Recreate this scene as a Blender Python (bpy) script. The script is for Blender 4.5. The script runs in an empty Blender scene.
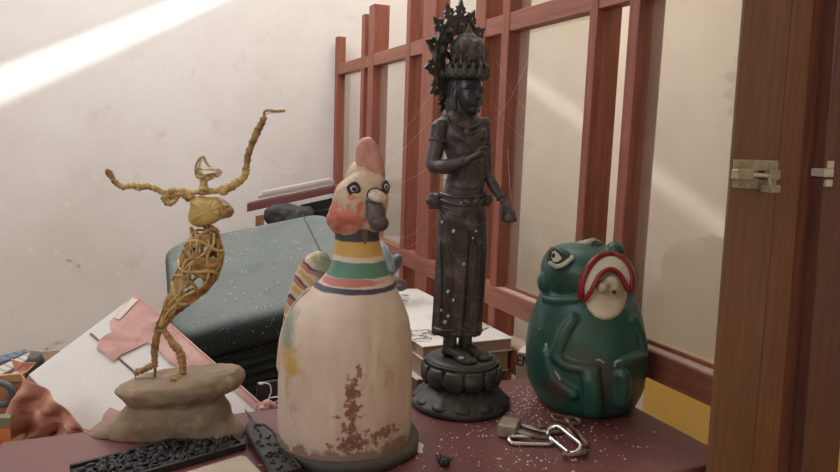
import bpy, math, random
import numpy as np
from mathutils import Vector, Matrix, noise
random.seed(7)
S = bpy.context.scene
COL = S.collection

# ------------------------------------------------------------------ camera
FPX = 690.0
PITCH, ROLL, YAW = math.radians(7.7), math.radians(2.0), math.radians(24.05)
CAM = np.array([0, 0, 1.2])
_fw = np.array([math.sin(YAW)*math.cos(PITCH), math.cos(YAW)*math.cos(PITCH), -math.sin(PITCH)])
_rt = np.array([math.cos(YAW), -math.sin(YAW), 0.0])
_up = np.cross(_rt, _fw)
_R = _rt*math.cos(ROLL) + _up*math.sin(ROLL)
_U = -_rt*math.sin(ROLL) + _up*math.cos(ROLL)
cam = bpy.data.objects.new('camera', bpy.data.cameras.new('camera'))
COL.objects.link(cam)
cam.data.sensor_width = 36.0
cam.data.lens = FPX*36.0/840.0
cam.data.clip_start = 0.02
cam.matrix_world = Matrix(((_R[0], _U[0], -_fw[0], CAM[0]), (_R[1], _U[1], -_fw[1], CAM[1]),
                           (_R[2], _U[2], -_fw[2], CAM[2]), (0, 0, 0, 1)))
S.camera = cam

# ------------------------------------------------------------------ view, world, light
S.view_settings.view_transform = 'Standard'
S.view_settings.look = 'None'
S.view_settings.gamma = 1.0
S.view_settings.use_curve_mapping = False
S.view_settings.exposure = 0.0
w = bpy.data.worlds.new('daylight'); S.world = w; w.use_nodes = True
bg = w.node_tree.nodes['Background']
bg.inputs['Color'].default_value = (0.98, 0.97, 0.96, 1); bg.inputs['Strength'].default_value = 0.36

def lamp(name, kind, loc, direction, energy, color, **kw):
    d = bpy.data.lights.new(name, kind); d.energy = energy; d.color = color
    for k, v in kw.items(): setattr(d, k, v)
    o = bpy.data.objects.new(name, d); COL.objects.link(o); o.location = loc
    o.rotation_euler = Vector(direction).to_track_quat('-Z', 'Y').to_euler()
    return o
SUN = Vector((0.3, 0.6, -0.75)).normalized()
lamp('sun', 'SUN', (0, -2, 4), SUN, 12.0, (1.0, 0.97, 0.93), angle=math.radians(2.0))
lamp('skylight', 'AREA', (-0.1, 2.0, 2.42), (0.0, 0.0, -1), 31.0, (0.97, 0.985, 1.0), shape='RECTANGLE', size=2.0, size_y=0.9)
lamp('corridor_fill', 'AREA', (1.12, 1.6, 2.4), (0, 0, -1), 15.0, (1.0, 0.97, 0.92), shape='RECTANGLE', size=0.35, size_y=2.4)  # unseen lamp added to brighten the wall behind the partition
lamp('front_fill', 'AREA', (-1.6, 0.0, 2.1), (1.6, 1.1, -1.1), 16.0, (0.99, 0.99, 1.0), shape='RECTANGLE', size=1.2, size_y=1.0)  # soft fill lamp added at upper left, no window is built there

# ------------------------------------------------------------------ geometry of the view: pixel -> place
def ray(px, py): return _R*(px-420)/FPX - _U*(py-236)/FPX + _fw
def onZ(px, py, z):
    d = ray(px, py); return Vector(CAM + d*(z-CAM[2])/d[2])
def onX(px, py, x):
    d = ray(px, py); return Vector(CAM + d*(x-CAM[0])/d[0])
def onY(px, py, y):
    d = ray(px, py); return Vector(CAM + d*(y-CAM[1])/d[1])
TZ = 0.75
N2 = np.array([math.sin(YAW), math.cos(YAW), 0.0])
class Fr:
    """local frame on a base point: x to the right, y away, z up"""
    def __init__(s, px=None, py=None, z=TZ, at=None):
        s.c = Vector(at) if at is not None else onZ(px, py, z)
    def p(s, px, py, dy=0.0):
        d = ray(px, py); c = np.array(s.c)
        q = CAM + d*(((c-CAM)@N2 + dy)/(d@N2)) - c
        return Vector((float(q@_rt), dy, float(q[2])))
    def place(s, e):
        e.location = s.c; e.rotation_euler = (0, 0, -YAW)

# ------------------------------------------------------------------ materials
def lin(c):
    f = lambda v: v/12.92 if v <= 0.04045 else ((v+0.055)/1.055)**2.4
    return tuple(f(v/255.0) for v in c) + (1.0,)
class Mat:
    def __init__(s, name, color, rough=0.6, metal=0.0, spec=0.5):
        s.m = bpy.data.materials.new(name); s.m.use_nodes = True
        s.nt = s.m.node_tree; s.n = s.nt.nodes; s.l = s.nt.links
        s.b = s.n['Principled BSDF']
        s.b.inputs['Roughness'].default_value = rough
        s.b.inputs['Metallic'].default_value = metal
        s.b.inputs['Specular IOR Level'].default_value = spec
        s.tc = s.n.new('ShaderNodeTexCoord')
        rgb = s.n.new('ShaderNodeRGB'); rgb.outputs[0].default_value = lin(color)
        s.cur = rgb.outputs[0]; s.hgt = None
        s.l.new(s.cur, s.b.inputs['Base Color'])
    def _map(s, scale=(1, 1, 1), loc=(0, 0, 0), rot=(0, 0, 0)):
        mp = s.n.new('ShaderNodeMapping'); s.l.new(s.tc.outputs['Object'], mp.inputs[0])
        mp.inputs['Scale'].default_value = scale; mp.inputs['Location'].default_value = loc; mp.inputs['Rotation'].default_value = rot
        return mp.outputs[0]
    def _noise(s, scale, detail=4, stretch=(1, 1, 1), rough=0.6):
        t = s.n.new('ShaderNodeTexNoise'); t.inputs['Scale'].default_value = scale
        t.inputs['Detail'].default_value = detail; t.inputs['Roughness'].default_value = rough
        s.l.new(s._map(stretch), t.inputs['Vector']); return t.outputs['Fac']
    def _ramp(s, val, a, b):
        r = s.n.new('ShaderNodeMapRange'); r.inputs[1].default_value = a; r.inputs[2].default_value = b
        s.l.new(val, r.inputs[0]); return r.outputs[0]
    def _mix(s, fac, color):
        mx = s.n.new('ShaderNodeMix'); mx.data_type = 'RGBA'
        s.l.new(fac, mx.inputs[0]); s.l.new(s.cur, mx.inputs[6])
        mx.inputs[7].default_value = lin(color); s.cur = mx.outputs[2]
        s.l.new(s.cur, s.b.inputs['Base Color']); return s
    def _math(s, op, a, b=None):
        m = s.n.new('ShaderNodeMath'); m.operation = op
        for i, v in enumerate((a, b)):
            if v is None: continue
            if isinstance(v, (int, float)): m.inputs[i].default_value = v
            else: s.l.new(v, m.inputs[i])
        return m.outputs[0]
    def mottle(s, color, scale=20, lo=0.4, hi=0.65, stretch=(1, 1, 1), detail=5):
        return s._mix(s._ramp(s._noise(scale, detail, stretch), lo, hi), color)
    def specks(s, color, scale=150, size=0.16, density=0.6, big=12):
        v = s.n.new('ShaderNodeTexVoronoi'); v.inputs['Scale'].default_value = scale
        s.l.new(s._map(), v.inputs['Vector'])
        a = s._ramp(v.outputs['Distance'], size, size*0.8)
        b = s._ramp(s._noise(big, 3), density, density+0.03)
        return s._mix(s._math('MULTIPLY', a, b), color)
    def band(s, axis, a, b, color, wob=0.0, soft=0.0008, nscale=30):
        sp = s.n.new('ShaderNodeSeparateXYZ'); s.l.new(s.tc.outputs['Object'], sp.inputs[0])
        val = sp.outputs['xyz'.index(axis)]
        if wob: val = s._math('ADD', val, s._math('MULTIPLY', s._math('SUBTRACT', s._noise(nscale, 3), 0.5), wob))
        f = s._math('MULTIPLY', s._ramp(val, a-soft, a+soft), s._ramp(val, b+soft, b-soft))
        return s._mix(f, color)
    def blob(s, c, r, color, wob=0.5, nscale=40, soft=0.08, amount=1.0):
        """a painted or worn patch with its own place and outline"""
        mp = s._map(scale=tuple(1.0/x for x in r), loc=tuple(-c[i]/r[i] for i in range(3)))
        ln = s.n.new('ShaderNodeVectorMath'); ln.operation = 'LENGTH'; s.l.new(mp, ln.inputs[0])
        d = s._math('ADD', ln.outputs['Value'], s._math('MULTIPLY', s._math('SUBTRACT', s._noise(nscale, 5), 0.5), wob))
        return s._mix(s._math('MULTIPLY', s._ramp(d, 1+soft, 1-soft), amount), color)
    def stripes(s, direction, freq, color, duty=0.5, wob=0.0, phase=0.0):
        dp = s.n.new('ShaderNodeVectorMath'); dp.operation = 'DOT_PRODUCT'
        s.l.new(s.tc.outputs['Object'], dp.inputs[0]); dp.inputs[1].default_value = direction
        v = dp.outputs['Value']
        if wob: v = s._math('ADD', v, s._math('MULTIPLY', s._noise(25, 2), wob))
        f = s._math('FRACT', s._math('ADD', s._math('MULTIPLY', v, freq), phase))
        return s._mix(s._math('LESS_THAN', f, duty), color)
    def bump(s, scale=60, strength=0.3, dist=0.002, stretch=(1, 1, 1), detail=5):
        bp = s.n.new('ShaderNodeBump'); bp.inputs['Strength'].default_value = strength; bp.inputs['Distance'].default_value = dist
        s.l.new(s._noise(scale, detail, stretch), bp.inputs['Height'])
        if s.hgt is not None: s.l.new(s.hgt, bp.inputs['Normal'])
        s.hgt = bp.outputs[0]; s.l.new(s.hgt, s.b.inputs['Normal']); return s
    def rnoise(s, lo, hi, scale=15):
        s.l.new(s._ramp2(s._noise(scale, 4), lo, hi), s.b.inputs['Roughness']); return s
    def _ramp2(s, val, lo, hi):
        r = s.n.new('ShaderNodeMapRange'); r.inputs[1].default_value = 0.3; r.inputs[2].default_value = 0.7
        r.inputs[3].default_value = lo; r.inputs[4].default_value = hi; s.l.new(val, r.inputs[0]); return r.outputs[0]

def wood(name, c1, c2, stretch=(30, 30, 2), rough=0.5):
    return Mat(name, c1, rough).mottle(c2, 3, 0.35, 0.7, stretch).mottle(tuple(int(v*0.8) for v in c1), 7, 0.5, 0.75, stretch).bump(8, 0.15, 0.001, stretch).m

# ------------------------------------------------------------------ mesh building
class MB:
    def __init__(s): s.v = []; s.f = []; s.mi = []
    def add(s, vs, fs, mi=0):
        o = len(s.v); s.v += [Vector(v) for v in vs]; s.f += [tuple(i+o for i in f) for f in fs]; s.mi += [mi]*len(fs); return s
    def box(s, c, size, rot=None, mi=0, taper=1.0):
        c = Vector(c); hx, hy, hz = [x/2 for x in size]; vs = []
        for z in (-1, 1):
            t = taper if z > 0 else 1
            for x, y in ((-1, -1), (1, -1), (1, 1), (-1, 1)):
                q = Vector((x*hx*t, y*hy*t, z*hz)); vs.append(c + (rot @ q if rot is not None else q))
        return s.add(vs, [(3, 2, 1, 0), (4, 5, 6, 7), (0, 1, 5, 4), (1, 2, 6, 5), (2, 3, 7, 6), (3, 0, 4, 7)], mi)
    def bx(s, x0, x1, y0, y1, z0, z1, mi=0):
        return s.box(((x0+x1)/2, (y0+y1)/2, (z0+z1)/2), (abs(x1-x0), abs(y1-y0), abs(z1-z0)), None, mi)
    def hexa(s, p, mi=0):   # 4 bottom, 4 top
        return s.add(p, [(3, 2, 1, 0), (4, 5, 6, 7), (0, 1, 5, 4), (1, 2, 6, 5), (2, 3, 7, 6), (3, 0, 4, 7)], mi)
    def slab(s, corners, t, mi=0):  # quad extruded by thickness against its normal
        c = [Vector(q) for q in corners]; n = (c[1]-c[0]).cross(c[3]-c[0]).normalized()
        return s.hexa([q-n*t for q in c] + c, mi)
    def loft(s, rings, cap=True, closed=True, mi=0):
        k = len(rings[0]); vs = [q for r in rings for q in r]; fs = []
        for i in range(len(rings)-1):
            for j in range(k if closed else k-1):
                a = i*k+j; b = i*k+(j+1) % k; fs.append((a, b, b+k, a+k))
        if cap and closed:
            fs.append(tuple(range(k-1, -1, -1))); fs.append(tuple(range((len(rings)-1)*k, len(rings)*k)))
        return s.add(vs, fs, mi)
    def lathe(s, prof, seg=48, c=(0, 0, 0), mod=None, mi=0, sy=1.0):
        """prof: (r, z) or (r, z, cx) or (rx, z, cx, ry, cy)"""
        rings = []
        for q in prof:
            r, z = q[0], q[1]; cx = q[2] if len(q) > 2 else 0; ry = q[3] if len(q) > 3 else r*sy; cy = q[4] if len(q) > 4 else 0
            ring = []
            for j in range(seg):
                a = 2*math.pi*j/seg; m = mod(a, z) if mod else 1.0
                ring.append(Vector((c[0]+cx+r*m*math.cos(a), c[1]+cy+ry*m*math.sin(a), c[2]+z)))
            rings.append(ring)
        return s.loft(rings, mi=mi)
    def tube(s, pts, rad, seg=10, flat=1.0, mi=0, closed=False, upv=None):
        pts = [Vector(p) for p in pts]; n = len(pts)
        if not hasattr(rad, '__len__'): rad = [rad]*n
        rings = []; prev = None
        for i, p in enumerate(pts):
            if closed: t = (pts[(i+1) % n]-pts[i-1])
            else: t = pts[min(i+1, n-1)]-pts[max(i-1, 0)]
            t.normalize()
            if upv is not None: a = Vector(upv)
            elif prev is None: a = Vector((0, 0, 1)) if abs(t.z) < 0.9 else Vector((1, 0, 0))
            else: a = prev
            u = (a - t*a.dot(t)).normalized(); prev = u; w_ = t.cross(u)
            rings.append([p + (u*math.cos(2*math.pi*j/seg)*rad[i]*flat + w_*math.sin(2*math.pi*j/seg)*rad[i]) for j in range(seg)])
        if closed:
            rings.append(rings[0]); return s.loft(rings, cap=False, mi=mi)
        r0, r1 = rad[0], rad[-1]
        t0 = (pts[1]-pts[0]).normalized(); t1 = (pts[-1]-pts[-2]).normalized()
        a0 = [pts[0]-t0*r0*0.6+(q-pts[0])*0.6 for q in rings[0]]; a1 = [pts[-1]+t1*r1*0.6+(q-pts[-1])*0.6 for q in rings[-1]]
        return s.loft([a0]+rings+[a1], mi=mi)
    def ell(s, c, r, rot=None, seg=24, rg=14, mi=0, pw=1.0):
        c = Vector(c)
        if not hasattr(r, '__len__'): r = (r, r, r)
        rings = []
        for i in range(1, rg):
            th = math.pi*i/rg; ring = []
            for j in range(seg):
                ph = 2*math.pi*j/seg
                sg = lambda v: math.copysign(abs(v)**pw, v)
                q = Vector((r[0]*sg(math.sin(th))*sg(math.cos(ph)), r[1]*sg(math.sin(th))*sg(math.sin(ph)), -r[2]*sg(math.cos(th))))
                ring.append(c + (rot @ q if rot is not None else q))
            rings.append(ring)
        k = seg; vs = [q for x in rings for q in x]; fs = []
        for i in range(len(rings)-1):
            for j in range(k):
                a = i*k+j; b = i*k+(j+1) % k; fs.append((a, b, b+k, a+k))
        q0 = Vector((0, 0, -r[2])); q1 = Vector((0, 0, r[2]))
        vs += [c+(rot @ q0 if rot is not None else q0), c+(rot @ q1 if rot is not None else q1)]
        L = len(rings)*k
        for j in range(k):
            fs.append((L, (j+1) % k, j)); fs.append((L+1, L-k+j, L-k+(j+1) % k))
        return s.add(vs, fs, mi)
    def prism(s, poly, thick, mi=0, direction=None):
        """planar polygon (3-D points) given thickness"""
        p = [Vector(q) for q in poly]; n = Vector((0, 0, 0))
        for i in range(len(p)): n += p[i].cross(p[(i+1) % len(p)])
        n.normalize(); d = Vector(direction).normalized()*thick if direction is not None else n*thick
        k = len(p); vs = p + [q+d for q in p]
        fs = [tuple(range(k)), tuple(range(2*k-1, k-1, -1))] + [(i, (i+1) % k, (i+1) % k+k, i+k) for i in range(k)]
        return s.add(vs, fs, mi)
    def build(s, name, mat, parent=None, smooth=True, bevel=0, remesh=0, disp=0, dscale=0.03, sub=0, iters=2, sharp=None):
        me = bpy.data.meshes.new(name); me.from_pydata([tuple(v) for v in s.v], [], s.f)
        mats = mat if isinstance(mat, (list, tuple)) else [mat]
        for m in mats: me.materials.append(m)
        me.polygons.foreach_set('material_index', s.mi)
        me.polygons.foreach_set('use_smooth', [smooth]*len(me.polygons)); me.update()
        import bmesh
        bm = bmesh.new(); bm.from_mesh(me); bmesh.ops.recalc_face_normals(bm, faces=bm.faces); bm.to_mesh(me); bm.free()
        o = bpy.data.objects.new(name, me); COL.objects.link(o)
        if parent is not None: o.parent = parent
        if bevel:
            m = o.modifiers.new('bevel', 'BEVEL'); m.width = bevel; m.segments = 2; m.limit_method = 'ANGLE'; m.harden_normals = False
        if remesh:
            m = o.modifiers.new('remesh', 'REMESH'); m.mode = 'VOXEL'; m.voxel_size = remesh; m.use_smooth_shade = True
            m = o.modifiers.new('smooth', 'SMOOTH'); m.iterations = iters; m.factor = 0.6
        if sub:
            m = o.modifiers.new('subdivision', 'SUBSURF'); m.levels = sub; m.render_levels = sub
        if disp:
            t = bpy.data.textures.new(name+'_noise', 'CLOUDS'); t.noise_scale = dscale; t.noise_depth = 3
            m = o.modifiers.new('displace', 'DISPLACE'); m.texture = t; m.strength = disp; m.mid_level = 0.5; m.texture_coords = 'LOCAL'
        return o

def tag(o, label=None, cat=None, group=None, kind=None):
    if label: o['label'] = label
    if cat: o['category'] = cat
    if group: o['group'] = group
    if kind: o['kind'] = kind
    return o
def thing(name, label, cat, group=None, fr=None, loc=(0, 0, 0)):
    e = bpy.data.objects.new(name, None); COL.objects.link(e); e.empty_display_size = 0.02
    if fr is not None: fr.place(e)
    else: e.location = loc
    return tag(e, label, cat, group)
def curve_pts(pts, n=8, closed=False):
    """Catmull-Rom through points"""
    P = [Vector(p) for p in pts]; out = []
    m = len(P)
    for i in range(m if closed else m-1):
        if closed: a, b, c, d = P[i-1], P[i], P[(i+1) % m], P[(i+2) % m]
        else: a, b, c, d = P[max(i-1, 0)], P[i], P[i+1], P[min(i+2, m-1)]
        for k in range(n):
            t = k/n; out.append(0.5*((2*b)+(c-a)*t+(2*a-5*b+4*c-d)*t*t+(3*b-a-3*c+d)*t**3))
    if not closed: out.append(P[-1])
    return out
def interp(tab, z):
    if z <= tab[0][0]: return tab[0][1:]
    for a, b in zip(tab, tab[1:]):
        if z <= b[0]:
            t = (z-a[0])/(b[0]-a[0]); t2 = t
            return tuple(a[i]+(b[i]-a[i])*t2 for i in range(1, len(a)))
    return tab[-1][1:]
def rotz(a): return Matrix.Rotation(a, 3, 'Z')
#==SETTING==
# ------------------------------------------------------------------ the room
m_wall = Mat('plaster', (218, 212, 207), 0.85).mottle((208, 200, 193), 2.5, 0.4, 0.7).mottle((198, 187, 176), 9, 0.6, 0.8).mottle((222, 218, 212), 22, .64, .74).specks((240, 236, 230), 60, 0.12, 0.62, 4).bump(40, 0.25, 0.002).bump(9, 0.3, 0.006).m
m_cream = Mat('cream_paint', (224, 211, 190), 0.8).mottle((214, 199, 176), 3).m
m_yellow = Mat('yellow_paint', (226, 184, 92), 0.75).mottle((216, 172, 84), 4).m
m_ceil = Mat('ceiling_paint', (235, 232, 228), 0.9).m
m_floor = Mat('floor_concrete', (150, 128, 104), 0.8).mottle((128, 108, 88), 3).bump(30, 0.2).m
def struct(name, mb, mat, **k):
    return tag(mb.build(name, mat, None, smooth=False, **k), kind='structure')
struct('floor', MB().bx(-3, 1.75, -3, 3.0, -0.1, 0), m_floor)
struct('wall_back', MB().bx(-3, 1.75, 2.9, 3.0, 0, 2.5), m_wall)
struct('wall_right', MB().bx(1.65, 1.75, -3, 2.9, 0.0, 2.5), m_cream)
struct('wall_left', MB().bx(-3.1, -3.0, -3, 3.0, 0, 2.5), m_wall)
struct('trim_right', MB().bx(1.61, 1.65, -3, 1.72, 0.0, 0.55), m_yellow)
# ceiling with a long narrow skylight slot that lets in the sun
sa, sb = Vector((-2.35, 1.43, 0)), Vector((0.42, 2.41, 0))
sd = (sb-sa).normalized(); sn = Vector((-sd.y, sd.x, 0)); hw = 0.044
c = MB()
for z0, z1 in ((2.5, 2.53),):
    def quad(*p): c.hexa([Vector((q[0], q[1], z0)) for q in p] + [Vector((q[0], q[1], z1)) for q in p])
    s0, s1, s2, s3 = sa-sn*hw, sb-sn*hw*0.5, sb+sn*hw*0.5, sa+sn*hw
    quad((-3.1, -3), (1.75, -3), s1, s0); quad((1.75, -3), (1.75, 3), s2, s1)
    quad((1.75, 3), (-3.1, 3), s3, s2); quad((-3.1, 3), (-3.1, -3), s0, s3)
struct('ceiling', c, m_ceil)
# low storage ledge along the back wall that carries the piled goods
struct('trim_ledge', MB().bx(-1.6, 0.84, 1.16, 2.9, 0.0, 0.36), Mat('ledge', (150, 124, 98), 0.8).mottle((128, 104, 82), 6).m)

# ------------------------------------------------------------------ wooden partition
XL = 0.862
m_red = wood('reddish_wood', (148, 86, 66), (116, 60, 46))
m_redh = wood('reddish_wood_rail', (154, 96, 74), (124, 70, 54), (30, 2, 30))
m_post = wood('brown_wood', (122, 86, 60), (102, 70, 48), (25, 25, 1.5))
m_dark = wood('dark_wood', (96, 52, 38), (74, 40, 30), (25, 25, 1.5))
g = bpy.data.materials.new('dusty_glass'); g.use_nodes = True
nt = g.node_tree; nt.nodes.clear()
def N(t): return nt.nodes.new(t)
out = N('ShaderNodeOutputMaterial'); tr = N('ShaderNodeBsdfTransparent'); gl = N('ShaderNodeBsdfGlossy'); df = N('ShaderNodeBsdfDiffuse')
fr_ = N('ShaderNodeFresnel'); fr_.inputs['IOR'].default_value = 2.3; gl.inputs['Roughness'].default_value = 0.055
tr.inputs[0].default_value = (0.93, 0.92, 0.9, 1); df.inputs[0].default_value = lin((222, 214, 204))
m1 = N('ShaderNodeMixShader'); m2 = N('ShaderNodeMixShader')
tcn = N('ShaderNodeTexCoord'); nz = N('ShaderNodeTexNoise'); nz.inputs['Scale'].default_value = 6; nz.inputs['Detail'].default_value = 4
mr = N('ShaderNodeMapRange'); mr.inputs[3].default_value = 0.10; mr.inputs[4].default_value = 0.22
nt.links.new(tcn.outputs['Object'], nz.inputs['Vector']); nt.links.new(nz.outputs['Fac'], mr.inputs[0]); nt.links.new(mr.outputs[0], m1.inputs[0])
tl_ = N('ShaderNodeBsdfTranslucent'); tl_.inputs[0].default_value = lin((236, 228, 216)); m3 = N('ShaderNodeMixShader'); m3.inputs[0].default_value = 0.5
nt.links.new(df.outputs[0], m3.inputs[1]); nt.links.new(tl_.outputs[0], m3.inputs[2])
nt.links.new(tr.outputs[0], m1.inputs[1]); nt.links.new(m3.outputs[0], m1.inputs[2])
gm = N('ShaderNodeNewGeometry'); iv = N('ShaderNodeMath'); iv.operation = 'SUBTRACT'; iv.inputs[0].default_value = 1.0; mu = N('ShaderNodeMath'); mu.operation = 'MULTIPLY'   # reflect on entering only
nt.links.new(gm.outputs['Backfacing'], iv.inputs[1]); nt.links.new(iv.outputs[0], mu.inputs[0]); nt.links.new(fr_.outputs[0], mu.inputs[1]); nt.links.new(mu.outputs[0], m2.inputs[0]); nt.links.new(m1.outputs[0], m2.inputs[1]); nt.links.new(gl.outputs[0], m2.inputs[2]); nt.links.new(m2.outputs[0], out.inputs[0])

part = thing('wooden_partition', 'reddish brown wooden lattice partition with dusty glass panes behind the statues', 'partition', loc=(XL, 1.9, 0))
off = Vector((XL, 1.9, 0))
def PB(x0, x1, y0, y1, z0, z1): return MB().bx(x0-off.x, x1-off.x, y0-off.y, y1-off.y, z0, z1)
posts = [ # y0, y1, x depth, top
    (2.835, 2.872, 0.035, 1.625), (2.50, 2.535, 0.035, 1.665), (2.40, 2.455, 0.06, 1.685),
    (2.062, 2.095, 0.085, 2.3), (1.872, 1.965, 0.045, 2.3),
    (1.575, 1.63, 0.05, 2.3), (1.458, 1.492, 0.06, 2.3),
    (1.127, 1.152, 0.06, 2.3), (1.008, 1.036, 0.06, 2.3)]
for y0, y1, dx, top in posts:
    PB(XL, XL+dx, y0, y1, 0.0, top).build('post', m_red, part, False, bevel=0.002)
PB(XL+0.002, XL+0.032, 0.735, 2.88, 1.468, 1.512).build('rail', m_redh, part, False, bevel=0.002)
PB(XL-0.003, XL+0.037, 0.735, 2.88, 0.800, 0.850).build('rail', m_redh, part, False, bevel=0.002)
PB(XL-0.003, XL+0.010, 0.735, 1.16, 0.650, 0.715).build('rail', m_redh, part, False, bevel=0.002)
PB(XL-0.003, XL+0.060, 1.16, 2.88, 0.660, 0.722).build('rail', m_redh, part, False, bevel=0.002)
for y0, y1 in ((2.535, 2.835), (2.095, 2.40), (1.63, 1.872), (1.152, 1.458), (0.735, 1.008)):
    PB(XL+0.029, XL+0.033, y0, y1, 0.85, 1.468).build('glass_pane', g, part, False)
m_dust = Mat('settled_dust', (186, 162, 150), 0.9).mottle((164, 138, 126), 30).m
PB(XL, XL+0.057, 1.16, 1.455, 0.722, 0.7233).build('dust_layer', m_dust, part, False)
for y0, y1 in ((1.152, 1.458), (0.735, 1.008)):
    PB(XL+0.022, XL+0.029, y0, y1, 0.85, 0.858).build('pane_bead', m_red, part, False)
    PB(XL+0.001, XL+0.022, y0, y1, 0.85, 0.8515).build('dust_layer', m_dust, part, False)
    PB(XL+0.029, XL+0.033, y0, y1, 1.512, 2.3).build('glass_pane', g, part, False)

# ------------------------------------------------------------------ door post with bolt, nearer than the partition
YD = 0.672
dl = Vector((onY(726, 236, YD).x, YD, 0))
door = thing('wooden_door_frame', 'thick brown wooden door post on the right carrying a steel barrel bolt', 'door frame', loc=dl)
def member(t0, b0, t1, b1, y0, y1, nm, mat, bev=0.002):   # an old post a little out of plumb: edge lines fixed at two heights
    def edge(t, b):
        P, Q = onY(t, 0, YD), onY(b, 472, YD); k = (P.x-Q.x)/(P.z-Q.z); f_ = lambda z: Q.x+k*(z-Q.z)-dl.x; return f_(0.0), f_(2.4)
    l0, l1 = edge(t0, b0); r0, r1 = edge(t1, b1)
    return MB().hexa([(l0, y0, 0), (r0, y0, 0), (r0, y1, 0), (l0, y1, 0), (l1, y0, 2.4), (r1, y0, 2.4), (r1, y1, 2.4), (l1, y1, 2.4)]).build(nm, mat, door, False, bevel=bev)
member(745, 708, 792.5, 751.5, 0.0, 0.005, 'door_stile', m_post, .0015)
member(793.3, 752.3, 815, 778, 0.001, 0.02, 'stop_strip', wood('strip_wood', (122, 78, 54), (104, 62, 44), (25, 25, 1.5)), .002)
member(815, 778, 833, 796, 0.010, 0.05, 'frame_jamb', wood('jamb_wood', (118, 72, 54), (94, 54, 42), (25, 25, 1.5)))
member(831, 795, 869, 831, -0.012, 0.05, 'hinge_stile', wood('dark_wood_stile', (104, 64, 50), (84, 50, 40), (25, 25, 1.5)), .003)
m_steel = Mat('dull_steel', (168, 160, 136), 0.45, 0.35).mottle((146, 136, 112), 90).m
m_rust = Mat('rusted_steel', (136, 108, 88), 0.55, 0.5).mottle((150, 140, 126), 60, 0.45, 0.6).mottle((92, 58, 36), 90, 0.5, 0.65).bump(200, 0.3, 0.0005).m
m_ink0 = Mat('dark_slot', (50, 42, 34), .6).m
m_chrome = Mat('bright_steel', (205, 203, 198), 0.25, 1.0).mottle((150, 135, 118), 80, 0.55, 0.7).m
bo = onY(754, 174, YD)
def bl(px, py, dy=0.0):
    q = onY(px, py, YD-dy); return q - bo
bolt = thing('barrel_bolt', 'small dull steel barrel bolt screwed flat on the brown door post', 'door bolt', loc=bo)
def plate(pts, t, z=0.0, mi=0, mb=None):
    mb = mb or MB(); return mb.prism([Vector((p.x, -z-t, p.z)) for p in (bl(*a) for a in pts)], t, direction=(0, 1, 0))
plate([(732.5, 159), (777, 160.5), (776, 171.5), (732, 170)], 0.0018, 0.001).build('back_plate', m_steel, bolt, False, bevel=0.0005)
plate([(731, 179), (775, 179.5), (774, 190.5), (731, 187.5)], 0.0018, 0.001).build('back_plate', m_steel, bolt, False, bevel=0.0005)
plate([(748, 169), (756, 169), (756, 181), (748, 181)], 0.0014, 0.001).build('back_plate', m_steel, bolt, False)
a, b_ = bl(735, 174.5), bl(772, 175.5)
def Y_(p, y): return Vector((p.x, y, p.z))
MB().tube([Y_(a, -0.009), Y_(b_, -0.009)], 0.0036, 14).build('bolt_rod', m_chrome, bolt)
for x0, x1, y0, y1, d in ((730, 745, 168.5, 179.5, 0.014), (763, 771.5, 169, 179.5, 0.014)):
    p0, p1 = bl(x0, y0), bl(x1, y1)
    MB().bx(p0.x, p1.x, -d, -0.002, p1.z, p0.z).build('keeper', m_steel, bolt, False, bevel=0.002)
p0, p1 = bl(757, 184), bl(766, 191.5)
MB().bx(p0.x, p1.x, -0.022, -0.006, p1.z, p0.z).tube([Y_(bl(763, 176), -0.009), Y_(bl(762, 186), -0.014)], 0.0024, 10).build('bolt_knob', m_steel, bolt, False, bevel=0.0015)
for px, py in ((739, 162.5), (768.5, 163.5), (737.5, 184.5)):
    q = bl(px, py); s = MB().ell((q.x, -0.003, q.z), (0.0026, 0.0011, 0.0026), seg=12, rg=8)
    sc = s.build('screw', m_steel, bolt)
    MB().box((q.x, -0.0042, q.z), (0.0036, 0.0006, 0.0007)).build('screw_slot', m_ink0, sc, False)
hz = onY(820, 173, YD+.001)
hp = thing('keeper_plate', 'small pale metal strike piece at the right edge of the door jamb', 'door hardware', loc=hz)
mh = Mat('pale_metal', (205, 200, 184), 0.45, 0.4).m
q = lambda px, py: onY(px, py, YD+.001)-hz
for x0, x1, y0, y1, nm in ((815, 823, 168, 176.5, 'strike_box'), (819, 823.5, 160.5, 168, 'strike_tab'), (817, 822, 179, 186, 'strike_tab')):
    p0, p1 = q(x0, y0), q(x1, y1)
    MB().bx(p0.x, p1.x, -0.016, 0.006, p1.z, p0.z).build(nm, mh, hp, False, bevel=0.001)

# ------------------------------------------------------------------ the maroon table
m_top = Mat('maroon_lacquer', (112, 68, 66), 0.42).mottle((98, 58, 57), 5, 0.4, 0.7).mottle((128, 88, 84), 14, 0.6, 0.8).specks((205, 190, 180), 260, 0.1, 0.56, 9).bump(120, 0.12, 0.0006).m
X0, X1, Y0, Y1 = -0.158, 0.836, 0.695, 1.108
tb = thing('maroon_cabinet', 'low maroon lacquered cabinet whose dusty top carries the figures', 'cabinet', loc=(0.34, 0.9, 0))
def TB(x0, x1, y0, y1, z0, z1): return MB().bx(x0-.34, x1-.34, y0-.9, y1-.9, z0, z1)
TB(X0, X1, Y0, Y1, 0.725, 0.75).build('table_top', m_top, tb, False, bevel=0.003)
TB(X0+.02, X1-.02, Y0+.02, Y1-.01, 0.06, 0.7249).build('cabinet_body', m_top, tb, False, bevel=0.003)
for x in (X0+.04, X1-.08):
    for y in (Y0+.04, Y1-.08): TB(x, x+.04, y, y+.04, 0, 0.06).build('foot', m_dark, tb, False)
for x0 in (X0+.03, 0.345): TB(x0, x0+0.46, Y0+.012, Y0+.0199, 0.1, 0.7).build('cabinet_door', m_top, tb, False, bevel=0.003)
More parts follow.
